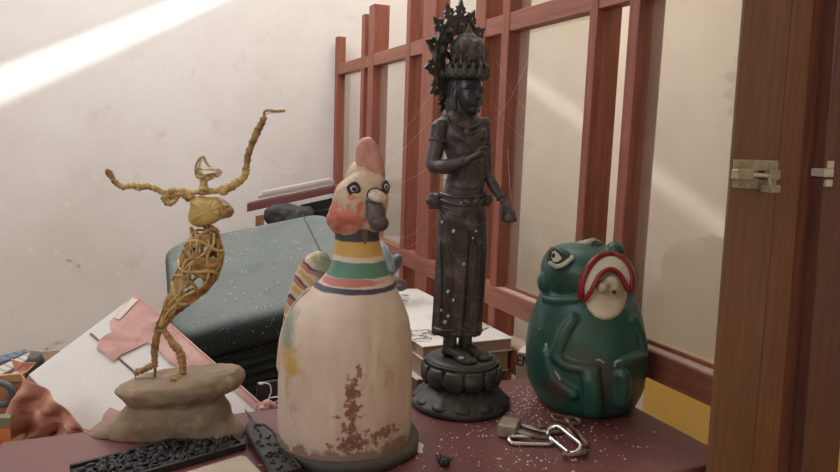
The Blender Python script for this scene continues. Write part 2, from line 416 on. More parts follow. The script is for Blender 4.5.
#==GOODS==
# ------------------------------------------------------------------ suitcase
P1 = onY(166, 243, 2.1); P2 = onY(327, 210, 2.05); P3 = Vector((0.116, 1.663, 0.746))
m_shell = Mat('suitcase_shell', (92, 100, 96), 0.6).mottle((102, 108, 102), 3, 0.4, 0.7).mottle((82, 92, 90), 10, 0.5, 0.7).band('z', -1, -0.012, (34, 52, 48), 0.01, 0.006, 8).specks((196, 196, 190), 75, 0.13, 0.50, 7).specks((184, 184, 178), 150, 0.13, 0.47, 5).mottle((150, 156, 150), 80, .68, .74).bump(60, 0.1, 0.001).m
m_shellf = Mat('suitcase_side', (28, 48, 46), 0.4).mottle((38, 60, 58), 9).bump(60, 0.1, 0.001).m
ex = (P2-P1); W = ex.length; ex.normalize()
ey = (P3-P1); D = ey.length; ey = (ey-ex*ey.dot(ex)).normalized(); ez = ex.cross(ey)
if ez.z < 0: ez = -ez
sc = thing('hard_suitcase', 'large dusty grey-green hard-shell suitcase lying tilted behind the rooster', 'suitcase', loc=P1)
sc.rotation_euler = Matrix((ex, -ey, ez)).transposed().to_euler()   # local x along, y towards wall, z out of top
def rrect(x0, x1, y0, y1, r, z, n=8):
    pts = []
    for cx, cy, a0 in ((x1-r, y1-r, 0), (x0+r, y1-r, 90), (x0+r, y0+r, 180), (x1-r, y0+r, 270)):
        for k in range(n+1):
            a = math.radians(a0+90*k/n); pts.append(Vector((cx+r*math.cos(a), cy+r*math.sin(a), z)))
    return pts
W2 = W+0.0
def shell(zs, base=0.0):
    return [rrect(-0.012+i, W2+0.012-i-max(0, -z-0.08)*0.55, -D-0.03+i, 0.02-i, 0.06, z) for z, i in zs]
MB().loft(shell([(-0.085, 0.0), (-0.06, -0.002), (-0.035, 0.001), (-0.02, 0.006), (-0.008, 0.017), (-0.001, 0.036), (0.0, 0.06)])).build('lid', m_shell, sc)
zs = []
for k in range(5):
    z = -0.10-0.028*k; zs += [(z, 0.0), (z-0.008, 0.0), (z-0.012, 0.007), (z-0.022, 0.007), (z-0.026, 0.0)]
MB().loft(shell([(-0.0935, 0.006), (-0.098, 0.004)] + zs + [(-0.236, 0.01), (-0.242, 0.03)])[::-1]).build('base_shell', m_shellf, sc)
MB().loft(shell([(-0.0935, -0.004), (-0.0852, -0.004)])).build('seam_band', Mat('rubber', (20, 26, 25), 0.5).m, sc, False)
MB().tube([Vector((W-0.075, 0.0, 0.0005)), Vector((W-0.075, -D+0.02, 0.0005))], 0.0018, 6).build('lid_groove', m_shellf, sc)
# crate under the suitcase
m_ply = wood('plywood', (150, 118, 84), (128, 98, 68), (3, 30, 30), 0.7)
cr = thing('wooden_crate', 'plain wooden crate under the grey-green suitcase', 'crate', loc=(0.33, 2.0, 0.36))
for z in (0.0, 0.065):
    MB().bx(-0.16, 0.14, -0.2, 0.2, z, z+0.055).build('board', m_ply, cr, False, bevel=0.002)

# ------------------------------------------------------------------ tipped parcel of printed sheets
T = onY(135, 295, 1.45); Rr = onY(265, 409, 1.2); Lq = Vector((-0.150, 1.379, 0.760))
u = (Rr-T); pw = u.length; u.normalize(); v = (Lq-T); ph = v.length; v = (v-u*v.dot(u)).normalized(); n_ = v.cross(u)
if n_.z < 0: n_ = -n_
pc = thing('paper_parcel', 'tipped parcel of white printed sheets in torn pink wrapping behind the wire dancer', 'parcel', loc=T)
pc.rotation_euler = Matrix((u, -v, n_)).transposed().to_euler()
m_sheet = Mat('printed_sheet', (222, 218, 214), 0.7).stripes((0.0, 1, 0), 265, (204, 201, 198), 0.4).mottle((208, 204, 202), 10, 0.5, 0.7).bump(20, 0.2, 0.002).m
m_pink = Mat('pink_wrapping', (182, 134, 126), 0.55).mottle((200, 160, 150), 9, 0.45, 0.65).mottle((158, 108, 100), 16, 0.6, 0.75).bump(18, 0.5, 0.006).m
m_card = Mat('cardboard', (168, 124, 92), 0.8).mottle((146, 104, 74), 12).m
th = 0.045
MB().bx(0, pw, -ph, 0, -th, 0).build('sheet_stack', [m_sheet], pc, False, bevel=0.002)
def crinkle(poly, z, t, amp=0.003):
    return MB().prism([Vector((x, y, z+amp*noise.noise(Vector((x*30, y*30, 1))))) for x, y in poly], t, direction=(0, 0, 1))
def sheet_grid(fn, nu, nv, t=0.0012):
    mb = MB(); top = [[Vector(fn(i/nu, j/nv)) for j in range(nv+1)] for i in range(nu+1)]
    k = nv+1; vs = [q for r in top for q in r]; vs2 = []
    for i in range(nu+1):
        for j in range(nv+1):
            a = top[min(i+1, nu)][j]-top[max(i-1, 0)][j]; b = top[i][min(j+1, nv)]-top[i][max(j-1, 0)]
            vs2.append(top[i][j]-a.cross(b).normalized()*t)
    fs = []; o = len(vs)
    for i in range(nu):
        for j in range(nv):
            a = i*k+j; fs.append((a, a+k, a+k+1, a+1)); fs.append((o+a, o+a+1, o+a+k+1, o+a+k))
    for i in range(nu): a = i*k; fs.append((a, a+o, a+k+o, a+k)); b = a+nv; fs.append((b, b+k, b+k+o, b+o))
    for j in range(nv): fs.append((j, j+1, j+1+o, j+o)); b = nu*k+j; fs.append((b, b+o, b+1+o, b+1))
    return mb.add(vs+vs2, fs)
def on_parcel(px, py):     # pixel -> local coordinates on the parcel's top face
    d = Vector(ray(px, py)); o_ = Vector(CAM); t = (T-o_).dot(n_)/d.dot(n_); q_ = o_+d*t-T
    return q_.dot(u), -q_.dot(v)
wrap = [[(135, 295), (264, 410), (256, 410), (226, 383), (208, 386), (196, 380), (186, 372), (170, 364), (160, 352), (148, 343), (134, 350), (121, 356), (114, 362), (104, 353), (97, 349), (99, 341), (106, 336), (112, 333), (110, 322), (118, 314), (130, 300)],
        [(110, 408), (127, 414), (140, 418), (120, 436), (98, 436), (104, 415)]]
for poly in wrap:
    crinkle([on_parcel(*p) for p in poly], 0.0015, 0.0015).build('torn_wrapping', m_pink, pc, False)
pl = [(115, 319), (133, 299), (139, 301), (120, 321)]
crinkle([on_parcel(*p) for p in pl], 0.0042, 0.001, 0.001).build('tape', Mat('clear_tape', (222, 205, 198), 0.25).m, pc, False)
a, b = on_parcel(91, 334), on_parcel(140, 377)
MB().tube([(a[0], a[1], 0.001), (b[0], b[1], 0.001)], 0.0022, 6, 0.5).build('strap', Mat('grey_strap', (96, 88, 82), 0.5).m, pc)
MB().bx(-0.004, pw+0.004, -0.001, 0.004, -th-.002, 0.002).build('wrapping_edge', m_pink, pc, False, bevel=0.002)
MB().bx(0.0, pw, -ph-0.006, -ph+0.001, -th, -0.004).build('wrapping_edge', m_card, pc, False, bevel=0.002)
# pink cloth hanging from the left corner
fr = Fr(at=onY(45, 400, 1.22))
cl = thing('pink_cloth', 'crumpled salmon pink cloth hanging below the left corner of the parcel', 'cloth', fr=fr)
def clothf(s, t):
    top = fr.p(22+14*s*1.2, 374+8*s, 0.02).lerp(fr.p(92, 436, -0.02), s); bot = fr.p(8, 438, -0.0).lerp(fr.p(92, 443, 0.0), s)
    q_ = top.lerp(bot, t); k = math.sin(s*19+t*2.2)*0.012*(0.35+t)+0.006*noise.noise(Vector((s*6, t*5, 0)))
    return q_ + Vector((0.006*math.sin(t*9+s*4), -k*1.2, 0.006*noise.noise(Vector((s*5, t*7, 3)))))
sheet_grid(clothf, 60, 26, 0.0015).build('cloth_fabric', Mat('salmon_cloth', (194, 142, 124), 0.7).mottle((174, 120, 104), 12).m, cl)
# crumpled pink scrap by the table edge
fr = Fr(at=onY(266, 406, 1.2))
e = thing('crumpled_wrapper', 'small crumpled pink wrapper beside the white cable', 'wrapper', fr=fr)
MB().ell((0, 0, -0.006), (0.018, 0.015, 0.014), seg=16, rg=10).build('wrapper_ball', m_pink, e, disp=0.02, dscale=0.012, sub=1)
# black box with the white cable
fr = Fr(at=onY(275, 395, 1.25))
e = thing('black_box', 'matt black box standing between parcel and rooster', 'box', fr=fr)
m_blk = Mat('black_plastic', (30, 33, 34), 0.5).m
MB().hexa([fr.p(254, 425), fr.p(292, 422), fr.p(292, 418, .06), fr.p(254, 421, .06), fr.p(257, 383), fr.p(292, 378), fr.p(292, 377, .06), fr.p(257, 382, .06)]).build('casing', m_blk, e, False, bevel=0.002)
fr = Fr(at=onY(270, 392, 1.232))
cb = MB().tube(curve_pts([fr.p(*p) for p in [(260, 384), (265, 383), (270, 385), (271, 392), (269, 399), (274, 403), (279, 407)]], 6), 0.0012, 8)
cb.tube(curve_pts([fr.p(*p) for p in [(269, 398), (276, 397), (283, 397)]], 4), 0.0012, 8)
cb.tube(curve_pts([fr.p(*p) for p in [(275, 402), (279, 401), (284, 402), (281, 405)]], 4), 0.0012, 8)
cb.ell(fr.p(261, 383.6), (0.005, 0.003, 0.0025))
o = cb.build('cable', Mat('white_cable', (222, 220, 216), 0.5).m); fr.place(o)
tag(o, 'thin white cable looped on the black box', 'cable')

# ------------------------------------------------------------------ left corner clutter
m_plank = wood('pale_plank', (190, 146, 96), (166, 122, 78), (3, 3, 30), 0.6)
fr = Fr(at=onY(8, 395, 1.45))
e = thing('cardboard_carton', 'open brown cardboard carton at the left edge of the photo', 'carton', fr=fr)
def wallp(mb, pts, t=0.004): return mb.prism([fr.p(*p) for p in pts], t)
MB().prism([fr.p(-60, 380), fr.p(22, 374), fr.p(22, 384), fr.p(-60, 390)], 0.01).build('carton_rim', m_plank, e, False, bevel=0.001)
MB().hexa([fr.p(-60, 470), fr.p(24, 462), fr.p(26, 455, .12), fr.p(-58, 462, .12), fr.p(-60, 384), fr.p(23, 380), fr.p(25, 376, .12), fr.p(-58, 380, .12)]).build('carton_body', m_card, e, False, bevel=0.002)
fr = Fr(at=onY(4, 396, 1.41))
r_ = MB().tube([fr.p(1, 394) + Vector((0.021*math.cos(a), 0, 0.021*math.sin(a))) for a in [2*math.pi*k/28 for k in range(28)]], 0.006, 10, closed=True)
o = r_.build('tape_roll', Mat('grey_tape', (78, 84, 92), 0.5).m); fr.place(o); tag(o, 'dark grey roll of tape leaning on the cardboard carton', 'tape roll')
fr = Fr(at=onY(4, 436, 1.16))
e = thing('orange_box', 'small orange box at the lower left corner beside the pink cloth', 'box', fr=fr)
MB().hexa([fr.p(-20, 470), fr.p(11, 466), fr.p(12, 460, .05), fr.p(-18, 462, .05), fr.p(-20, 428), fr.p(10, 428), fr.p(11, 424, .05), fr.p(-18, 424, .05)]).build('box_body', Mat('orange_card', (196, 116, 64), 0.6).mottle((176, 98, 52), 15).m, e, False, bevel=0.001)
MB().hexa([fr.p(-20, 428, -.002), fr.p(10.5, 428, -.002), fr.p(11.5, 424, .05), fr.p(-18, 424, .05), fr.p(-20, 417, -.002), fr.p(10.5, 418, -.002), fr.p(11.5, 414, .05), fr.p(-18, 414, .05)]).build('box_lid', Mat('olive_card', (120, 112, 84), 0.6).m, e, False, bevel=0.001)
# newspapers and a dark pot by the wall
fr = Fr(at=onY(20, 365, 1.75))
cols = [((-40, 366), (26, 349), (20, 356), (-40, 374), (124, 142, 158)), ((-40, 376), (18, 356), (10, 366), (-40, 386), (92, 88, 84)),
        ((-30, 380), (30, 352), (26, 360), (-20, 388), (222, 220, 214)), ((-20, 384), (28, 362), (24, 370), (-14, 392), (100, 92, 86)), ((-10, 386), (24, 366), (20, 372), (-4, 392), (216, 212, 206))]
names = ['folded newspaper with pale blue print lying topmost at the wall', 'dark folded newspaper below the pale blue one', 'white folded leaflet lying across the newspapers', 'dark leaflet between two white leaflets', 'white leaflet nearest the cardboard carton']
for k, (a, b, c_, d, col) in enumerate(cols):
    mb = MB().prism([fr.p(a[0], a[1], .02-.03*k), fr.p(b[0], b[1], .05-.03*k), fr.p(c_[0], c_[1], .04-.03*k), fr.p(d[0], d[1], .01-.03*k)], 0.003)
    o = mb.build('newspaper' if k < 2 else 'leaflet', Mat('newsprint', col, 0.7).stripes((0.3, 0, 1), 90, tuple(int(x*0.85) for x in col), 0.4).m, None, False)
    fr.place(o); tag(o, names[k], 'paper', 'papers heaped by the wall')
fr = Fr(at=onY(29, 356, 1.8))
e = thing('dark_pot', 'dark grey round pot behind the newspapers by the wall', 'pot', fr=fr)
fr_pot = fr.c+Vector((0, 0, fr.p(30, 362, .09).z-.07))
MB().lathe([(0.012, -0.07), (0.028, -0.055), (0.034, -0.02), (0.032, 0.005), (0.026, 0.02), (0.02, 0.022), (0.0, 0.018)], 32, c=fr.p(30, 362, .09)).build('pot_body', Mat('pot_glaze', (74, 76, 70), 0.45).m, e)
fr = Fr(at=onY(22, 368, 1.6))
o = MB().prism([fr.p(11, 359), fr.p(24, 363), fr.p(36, 363, .02), fr.p(26, 373), fr.p(15, 371)], 0.003).build('paper_scrap', Mat('salmon_paper', (214, 160, 136), 0.7).m, None, False)
fr.place(o); tag(o, 'torn salmon paper scrap over the newspapers beside the parcel corner', 'paper scrap')

pb = onY(30, 362, 1.8)
cr2 = thing('wooden_crate', 'plain wooden crate under the newspapers and the dark pot by the wall', 'crate', loc=(pb.x-.04, 1.93, 0.36))
ph_ = (fr_pot.z-.36)/2
for k in range(2): MB().bx(-.12, .12, -.16, .12, k*ph_, (k+1)*ph_-.004*(1-k)).build('board', m_ply, cr2, False, bevel=.002)

# ------------------------------------------------------------------ shelf board, bag and case behind the suitcase
fr = Fr(at=onY(290, 205, 2.55))
e = thing('maroon_board', 'narrow maroon board lying sloped above the suitcase against the wall', 'board', fr=fr)
MB().hexa([fr.p(247, 212), fr.p(338, 192), fr.p(338, 191, .14), fr.p(249, 210, .14), fr.p(247, 203.5), fr.p(338, 185), fr.p(338, 184, .14), fr.p(249, 202, .14)]).build('board_plank', Mat('maroon_paint', (112, 58, 58), 0.5).stripes((0, 0, 1), 120, (86, 44, 44), 0.3).m, e, False, bevel=0.003)
mp = Mat('grey_paper', (158, 146, 140), 0.7).m
for k, (a, b, lab) in enumerate([((258, 199), (334, 184), 'long grey paper bundle lying on the maroon board'), ((262, 195), (330, 181.5), 'thin pale paper lying topmost on the maroon board')]):
    f2 = Fr(at=onY(295, 192, 2.57))
    o = MB().hexa([f2.p(a[0], a[1]), f2.p(b[0], b[1]), f2.p(b[0], b[1]-.8, .08), f2.p(a[0], a[1]-.8, .08), f2.p(a[0], a[1]-3), f2.p(b[0], b[1]-3), f2.p(b[0], b[1]-4, .08), f2.p(a[0], a[1]-4, .08)]).build('paper_bundle', mp if k == 0 else Mat('pale_paper', (192, 180, 172), 0.7).m, None, False, bevel=0.001)
    f2.place(o); tag(o, lab, 'paper')
fr = Fr(at=onY(280, 215, 2.5))
e = thing('black_bag', 'soft dark grey bag pushed under the maroon board', 'bag', fr=fr)
MB().ell(fr.p(289, 216, 0.04), (0.092, 0.04, 0.040), seg=32, rg=20, pw=0.7).build('bag_body', Mat('grey_fabric', (66, 62, 62), 0.75).mottle((44, 42, 44), 20).mottle((104, 96, 92), 28, 0.62, 0.75).m, e, remesh=0.006, disp=0.03, dscale=0.05)
e = thing('black_case', 'flat black case behind the suitcase under the right end of the maroon board', 'case', fr=fr)
MB().hexa([fr.p(302, 240, .10), fr.p(345, 236, .10), fr.p(345, 236, .18), fr.p(302, 240, .18), fr.p(300, 205, .10), fr.p(345, 195, .10), fr.p(345, 195, .18), fr.p(300, 205, .18)]).build('case_body', Mat('case_black', (24, 26, 26), 0.5).m, e, False, bevel=0.004)
MB().tube([fr.p(306, 213, .098), fr.p(340, 207, .098)], 0.002, 6).build('zip', Mat('zip_grey', (80, 80, 78), 0.5).m, e)
DN = Vector((0, 0, .36-fr.c.z-fr.p(258, 232, -.03).z))
e = thing('wooden_box', 'small brown wooden box below the left end of the maroon board', 'box', fr=fr)
MB().hexa([fr.p(254.5, 232, -.05)+DN, fr.p(264, 232, -.05)+DN, fr.p(264, 232, -.01)+DN, fr.p(255, 232, -.01)+DN, fr.p(255.5, 216, -.05), fr.p(264, 214.5, -.05), fr.p(264, 214.5, -.01), fr.p(256, 216, -.01)]).build('box_body', wood('box_wood', (146, 104, 72), (112, 76, 52), (30, 30, 3), 0.6), e, False, bevel=0.002)

# ------------------------------------------------------------------ stack of old books behind the bronze statue
m_cover = Mat('white_cover', (216, 211, 205), 0.65).mottle((196, 190, 184), 8, 0.5, 0.7).specks((236, 234, 230), 50, 0.16, 0.6, 6).m
m_print = Mat('printed_motif', (206, 202, 196), 0.65).mottle((112, 104, 98), 60, 0.48, 0.56).m
m_page = Mat('page_edges', (178, 152, 124), 0.8).stripes((0, 0, 1), 420, (138, 112, 88), 0.45).m
m_page2 = Mat('dark_page_edges', (118, 80, 62), 0.8).stripes((0, 0, 1), 260, (92, 60, 46), 0.45).m
zz = 0.36; specs = [(0.075, m_page2, 0.55, 0.86, 1.37, 1.9, 'brown-edged thick book at the bottom of the stack'),
    (0.06, m_page, 0.565, 0.855, 1.385, 1.92, 'second book from the bottom of the stack with tan page edges'),
    (0.06, m_page2, 0.56, 0.85, 1.375, 1.91, 'brown-edged book midway in the stack'),
    (0.045, m_page, 0.575, 0.85, 1.365, 1.92, 'tan-edged book directly under the two topmost books'),
    (0.07, m_page2, 0.57, 0.853, 1.37, 1.93, 'thick brown-edged book third from the top'),
    (0.05, m_page, 0.58, 0.853, 1.36, 1.92, 'second book from the top with pale tan page edges'),
    (0.03, m_page, 0.575, 0.856, 1.355, 1.925, 'topmost white-covered book with a grey printed motif behind the bronze statue')]
for k, (h, pm, x0, x1, y0, y1, lab) in enumerate(specs):
    x0 += 0.045
    e = thing('old_book', lab, 'book', 'stack of old books behind the statue', loc=((x0+x1)/2, (y0+y1)/2, zz))
    hx, hy = (x1-x0)/2, (y1-y0)/2
    MB().bx(-hx+.004, hx-.004, -hy+.004, hy-.004, 0.002, h-.002).build('pages', pm, e, False)
    for z in (0.0, h-.0022): MB().bx(-hx, hx, -hy, hy, z, z+.002).build('cover', m_cover, e, False)
    if k == 6:
        for poly in ([(396, 295), (411, 294), (407, 303), (397, 304)], [(404, 330), (428, 329), (436, 334), (430, 342), (408, 341), (402, 336)], [(474, 320), (492, 326), (484, 331), (466, 326)], [(432, 333), (445, 333), (447, 338), (436, 338)]):
            pts = [onZ(px, py, zz+h+.0001)-Vector(e.location) for px, py in poly]
            MB().prism(pts, 0.0004, direction=(0, 0, 1)).build('printed_motif', m_print, e, False)
    zz += h
# white carton with black letters behind the frog
fr = Fr(at=onY(524, 358, 1.24))
e = thing('lettered_carton', 'white carton with black capital letters between bronze statue and frog', 'carton', fr=fr)
m_wc = Mat('white_card', (214, 208, 196), 0.6).m
MB().hexa([fr.p(514.5, 392), fr.p(560, 396), fr.p(566, 385, .05), fr.p(520, 382, .05), fr.p(517.5, 352), fr.p(560, 358), fr.p(566, 350, .05), fr.p(524, 345, .05)]).build('carton_body', m_wc, e, False, bevel=0.001)
lt = MB()
for pts in ([(518, 355), (517.2, 364.5)], [(518, 355), (522, 355.6)], [(517.6, 360), (521, 360.4)], [(517.2, 364.5), (521, 365.2)], [(523.5, 356), (522.8, 365.6)], [(523.5, 356), (528.4, 366.4)], [(529, 357), (528.4, 366.4)]):
    lt.tube([fr.p(x, y, -.001) for x, y in pts], 0.0014, 6)
lt.build('printed_letters', Mat('black_ink', (44, 42, 40), 0.6).m, e)
# blue-grey jar things right of the rooster's neck
fr = Fr(at=onY(392, 275, 1.75))
e = thing('glass_jar', 'blue-grey glass jar lying behind the rooster on the books', 'jar', fr=fr)
mj = Mat('blue_grey_glass', (96, 112, 124), 0.25).mottle((60, 70, 78), 20).m
R45 = Matrix.Rotation(math.radians(35), 3, 'Y')
MB().ell(fr.p(390, 268, 0.03), (0.022, 0.024, 0.05), R45).build('jar_body', mj, e)
MB().tube([fr.p(400, 285)+Vector((0.016*math.cos(a), 0, 0.012*math.sin(a))) for a in [2*math.pi*k/24 for k in range(24)]], 0.006, 8, closed=True).build('jar_rim', Mat('grey_rubber', (78, 80, 84), 0.5).m, e)
e = thing('clear_bag', 'pale blue plastic bag bunched beside the rooster neck', 'bag', fr=fr)
MB().ell(fr.p(386, 256, -0.025), (0.018, 0.02, 0.045), Matrix.Rotation(math.radians(-28), 3, 'Y')).build('bag_body', Mat('pale_blue_plastic', (160, 172, 176), 0.3).mottle((120, 134, 144), 30).m, e, disp=0.012, dscale=0.02, sub=1)

# ================================================================== FIGURES ON THE TABLE
# ------------------------------------------------------------------ painted rooster
F = Fr(345, 443)
ro = thing('rooster_figure', 'white painted pottery rooster with striped neck and red comb, standing on the table', 'rooster figure', fr=F)
RP = [(0.0, 0.101, -0.001), (0.02, 0.0985, -0.001), (0.06, 0.0985, -0.0015), (0.10, 0.099, -0.001), (0.14, 0.097, -0.001), (0.17, 0.0935, 0.0), (0.195, 0.087, 0.002),
      (0.215, 0.078, 0.004), (0.235, 0.064, 0.008), (0.25, 0.052, 0.012), (0.265, 0.043, 0.0145), (0.28, 0.0375, 0.0145), (0.295, 0.034, 0.013), (0.315, 0.0315, 0.011), (0.335, 0.031, 0.011), (0.36, 0.030, 0.012)]
def rsurf(x, z, out=0.0):
    r, cx = interp(RP, z); d = max(r*r-(x-cx)**2, 1e-8); return Vector((x, -math.sqrt(d)-out, z))
mb = MB()
prof = []
for k in range(60):
    z = 0.36*k/59; r, cx = interp(RP, z); prof.append((r, z, cx))
mb.lathe(prof, 72, mod=lambda a, z: 1+0.012*noise.noise(Vector((2*math.cos(a), 2*math.sin(a), z*14))))
m_rb = Mat('rooster_body_paint', (208, 190, 174), 0.55).mottle((184, 162, 144), 8, 0.38, 0.68, (1, 1, 0.35)).mottle((208, 194, 178), 13, 0.5, 0.72, (1, 1, 0.25)).mottle((146, 122, 102), 26, 0.6, 0.8, (1, 1, .6)).mottle((120, 96, 78), 70, 0.7, 0.8)
m_rb.band('z', -0.01, 0.03, (140, 118, 98), 0.07, 0.004, 50)
m_rb.band('z', 0.2405, 0.2475, (62, 60, 78), 0.005)
m_rb.band('z', 0.2475, 0.260, (202, 182, 168), 0.003).blob((0.004, -0.03, 0.254), (0.045, 0.04, 0.006), (182, 112, 102), 0.6, 60)
m_rb.band('z', 0.260, 0.281, (84, 128, 108), 0.006)
m_rb.band('z', 0.281, 0.288, (206, 194, 178), 0.004)
m_rb.band('z', 0.288, 0.309, (198, 158, 88), 0.006)
m_rb.band('z', 0.309, 0.36, (58, 56, 62), 0.005)
q1 = F.p(291, 330, -0.03); q2 = F.p(291, 350, -0.04)
m_rb.blob((q1.x, q1.y, q1.z), (0.012, 0.08, 0.034), (98, 128, 108), 2.5, 40, .5, .8).blob((q2.x+0.006, q2.y, q2.z-0.012), (0.016, 0.08, 0.018), (184, 152, 66), 3, 50, .4, .85)
for (px, py, rx, rz) in ((351, 385, .005, .010), (354, 394, .005, .008), (350, 404, .005, .011), (353, 413, .007, .010), (352, 424, .004, .009), (345, 428, .003, .005), (354, 436, .006, .007), (348, 446, .016, .006), (383, 438, .018, .006), (362, 444, .02, .005), (359, 372, .004, .007), (337, 416, .006, .0015)):
    a = F.p(px, py, -0.095); m_rb.blob((a.x, a.y, a.z), (rx*1.3, 0.05, rz*1.25), (122, 80, 66), 6.0, 130, 0.2, 0.85)
a = F.p(333, 415, -.09); m_rb.blob((a.x, a.y, a.z), (.004, .05, .03), (214, 198, 180), 3.0, 60, 0.6, .6)
a = F.p(375, 350, -.08); m_rb.blob((a.x, a.y, a.z), (.004, .05, .035), (214, 202, 186), 3.0, 50, 0.8, .6)
m_rb.blob((0.025, -0.03, 0.318), (0.0035, 0.02, 0.011), (96, 80, 62), 0.4)
m_rb.bump(25, 0.25, 0.003).bump(120, 0.2, 0.0008)
mb.build('body', m_rb.m, ro)
# dark slab under it
mb = MB().lathe([(0.100, 0.0), (0.1065, 0.003), (0.1065, 0.012), (0.103, 0.018), (0.09, 0.0185)], 72, c=(0.004, 0.0, 0), mod=lambda a, z: 1+0.035*noise.noise(Vector((2.5*math.cos(a), 2.5*math.sin(a), z*10))))
mb.build('base_slab', Mat('dark_plaster', (62, 60, 58), 0.6).mottle((92, 84, 74), 14, 0.5, 0.7).bump(50, 0.5, 0.002).m, ro, disp=0.004, dscale=0.02)
# tail fan at the back left
m_tail = Mat('tail_paint', (196, 180, 160), 0.6).stripes((0.75, 0.0, 1.0), 27, (176, 112, 98), 0.26, 0.03).stripes((0.75, 0.0, 1.0), 27, (192, 158, 100), 0.24, 0.03, 0.40).stripes((0.75, 0, 1), 27, (70, 66, 74), 0.12, 0.03, 0.75)
g0 = F.p(322, 262, 0.05); m_tail.blob((g0.x+.004, 0.05, g0.z+.002), (0.014, 0.06, 0.022), (116, 138, 120), 2.5, 50, .4, .75)
m_tail.bump(30, 0.3, 0.003)
tl = [F.p(*p, 0.05) for p in [(284, 352), (283, 325), (287, 300), (293, 280), (300, 264), (308, 255), (318, 251), (327, 254), (332, 264), (334, 285), (334, 320), (334, 352)]]
tl = curve_pts(tl, 4)
cen = sum(tl, Vector())/len(tl); rings = []
for k in range(9):
    t = -1+k/4.0; sc_ = math.sqrt(max(0.0, 1-t*t))*0.3+0.7 if abs(t) < 1 else 0.62
    rings.append([cen+(q-cen)*sc_+Vector((0, t*0.02, 0)) for q in tl])
MB().loft(rings).build('tail', m_tail.m, ro)
# wing ridge
MB().tube(curve_pts([rsurf(-0.055, 0.235), rsurf(-0.08, 0.205), rsurf(-0.09, 0.17), rsurf(-0.094, 0.12)], 6), [0.004]*18+[0.002], 8).build('wing_ridge', m_rb.m, ro)
# head
m_head = Mat('head_paint', (200, 176, 150), 0.5).mottle((180, 154, 130), 16, .4, .65).mottle((150, 112, 96), 60, .66, .76)
for (px, py, rx, rz, col) in ((340, 224, .028, .017, (166, 84, 72)), (354, 222, .02, .014, (178, 104, 88)), (333, 215, .01, .02, (172, 92, 78)), (360, 207, .004, .008, (186, 66, 54)), (353, 197, .008, .003, (196, 84, 70)), (368, 213, .003, .006, (190, 70, 60)), (346, 213, .02, .004, (206, 116, 98))):
    a = F.p(px, py, -.03); m_head.blob((a.x, a.y, a.z), (rx, 0.04, rz), col, 4.0, 90, 0.4, .8)
m_head.bump(40, 0.3, 0.002)
mb = MB()
mb.ell(F.p(360, 203), (0.040, 0.040, 0.040)).ell(F.p(366, 190, -.002), (0.033, 0.033, 0.03)).ell(F.p(355, 213, -.006), (0.038, 0.034, 0.026)).ell(F.p(340, 220, -.012), (0.017, 0.022, 0.020)).ell(F.p(352, 227, -.014), (0.018, 0.022, 0.014), Matrix.Rotation(.5, 3, 'Y')).ell(F.p(366, 222, -.006), (0.030, 0.028, 0.016)).ell(F.p(361, 178), (0.022, .016, .026)).ell(F.p(333, 219, -.010), (.009, .014, .014)).ell(F.p(348, 231, -.018), (.012, .014, .009))
mb.build('head', m_head.m, ro, remesh=0.0022, iters=5, disp=.004, dscale=.02)
# comb
ca = F.p(356, 182); m_comb = Mat('comb_paint', (188, 140, 126), 0.5).mottle((160, 92, 82), 26, 0.42, 0.62).blob((ca.x, 0, ca.z), (.016, .04, .026), (198, 176, 152), 3, 60, .5).mottle((224, 190, 172), 26, 0.55, 0.75).bump(60, 0.4, 0.002)
cm = curve_pts([F.p(*p) for p in [(348, 186), (356, 171), (355, 157), (357, 144), (363, 137.5), (371, 138), (378, 146), (382.5, 159), (385, 172), (384, 186), (374, 193), (356, 194)]], 4, True)
cen = sum(cm, Vector())/len(cm); rings = []
for k in range(9):
    t = -1+k/4.0; sc_ = 0.55+0.45*math.sqrt(max(0.0, 1-t*t)); rings.append([cen+(q-cen)*sc_+Vector((0, t*0.0125, 0)) for q in cm])
MB().loft(rings).build('comb', m_comb.m, ro, remesh=0.002, iters=5, disp=.003, dscale=.012)
# beak, cere, eyes
m_beak = Mat('beak_paint', (92, 84, 84), 0.45).mottle((58, 54, 56), 30).mottle((150, 132, 122), 34, 0.6, 0.75).bump(60, 0.4, 0.002).m
mb = MB().ell(F.p(376, 213, -.038), (0.014, 0.014, 0.017)).ell(F.p(379, 223, -.04), (0.014, 0.012, 0.012)).ell(F.p(372, 204, -.036), (0.009, .01, .010))
mb.build('beak', m_beak, ro, remesh=0.0018, iters=5)
MB().ell(F.p(377, 196.5, -.036), (0.0135, 0.013, 0.009), Matrix.Rotation(math.radians(18), 3, 'Y')).build('nose_knob', Mat('knob_paint', (216, 204, 186), 0.5).mottle((170, 150, 134), 30, .55, .7).m, ro)
m_ink = Mat('black_paint', (38, 36, 40), 0.4).m; m_white = Mat('eye_white', (206, 200, 190), 0.4).m
def almond(cx, cy, a, b, rot, dy, up=0.9):
    pts = []
    for k in range(28):
        t = 2*math.pi*k/28; x = a*math.cos(t); y = b*math.sin(t)*(abs(math.sin(t))**up); pts.append((cx+x*math.cos(rot)-y*math.sin(rot), cy+x*math.sin(rot)+y*math.cos(rot)))
    return [F.p(px, py, dy) for px, py in pts]
def pad(pts, out=0.002, depth=0.012):
    return MB().prism(pts, depth, direction=(0, 1, 0))
def eye(cx, cy, s, rot, dy, flat=1.0):
    e_ = pad(almond(cx, cy, 7.6*s*flat, 7.4*s, rot, dy)).build('eye', m_ink, ro, False, bevel=0.001)
    MB().prism(almond(cx+.3, cy-.2, 4.0*s*flat, 3.2*s, rot, dy-.0008), 0.004, direction=(0, 1, 0)).build('eye_white', m_white, e_, False, bevel=0.0005)
    MB().prism(almond(cx+.8*flat, cy+.2, 2.6*s*flat, 2.4*s, rot, dy-.0015, 0), 0.004, direction=(0, 1, 0)).build('pupil', m_ink, e_, False, bevel=0.0005)
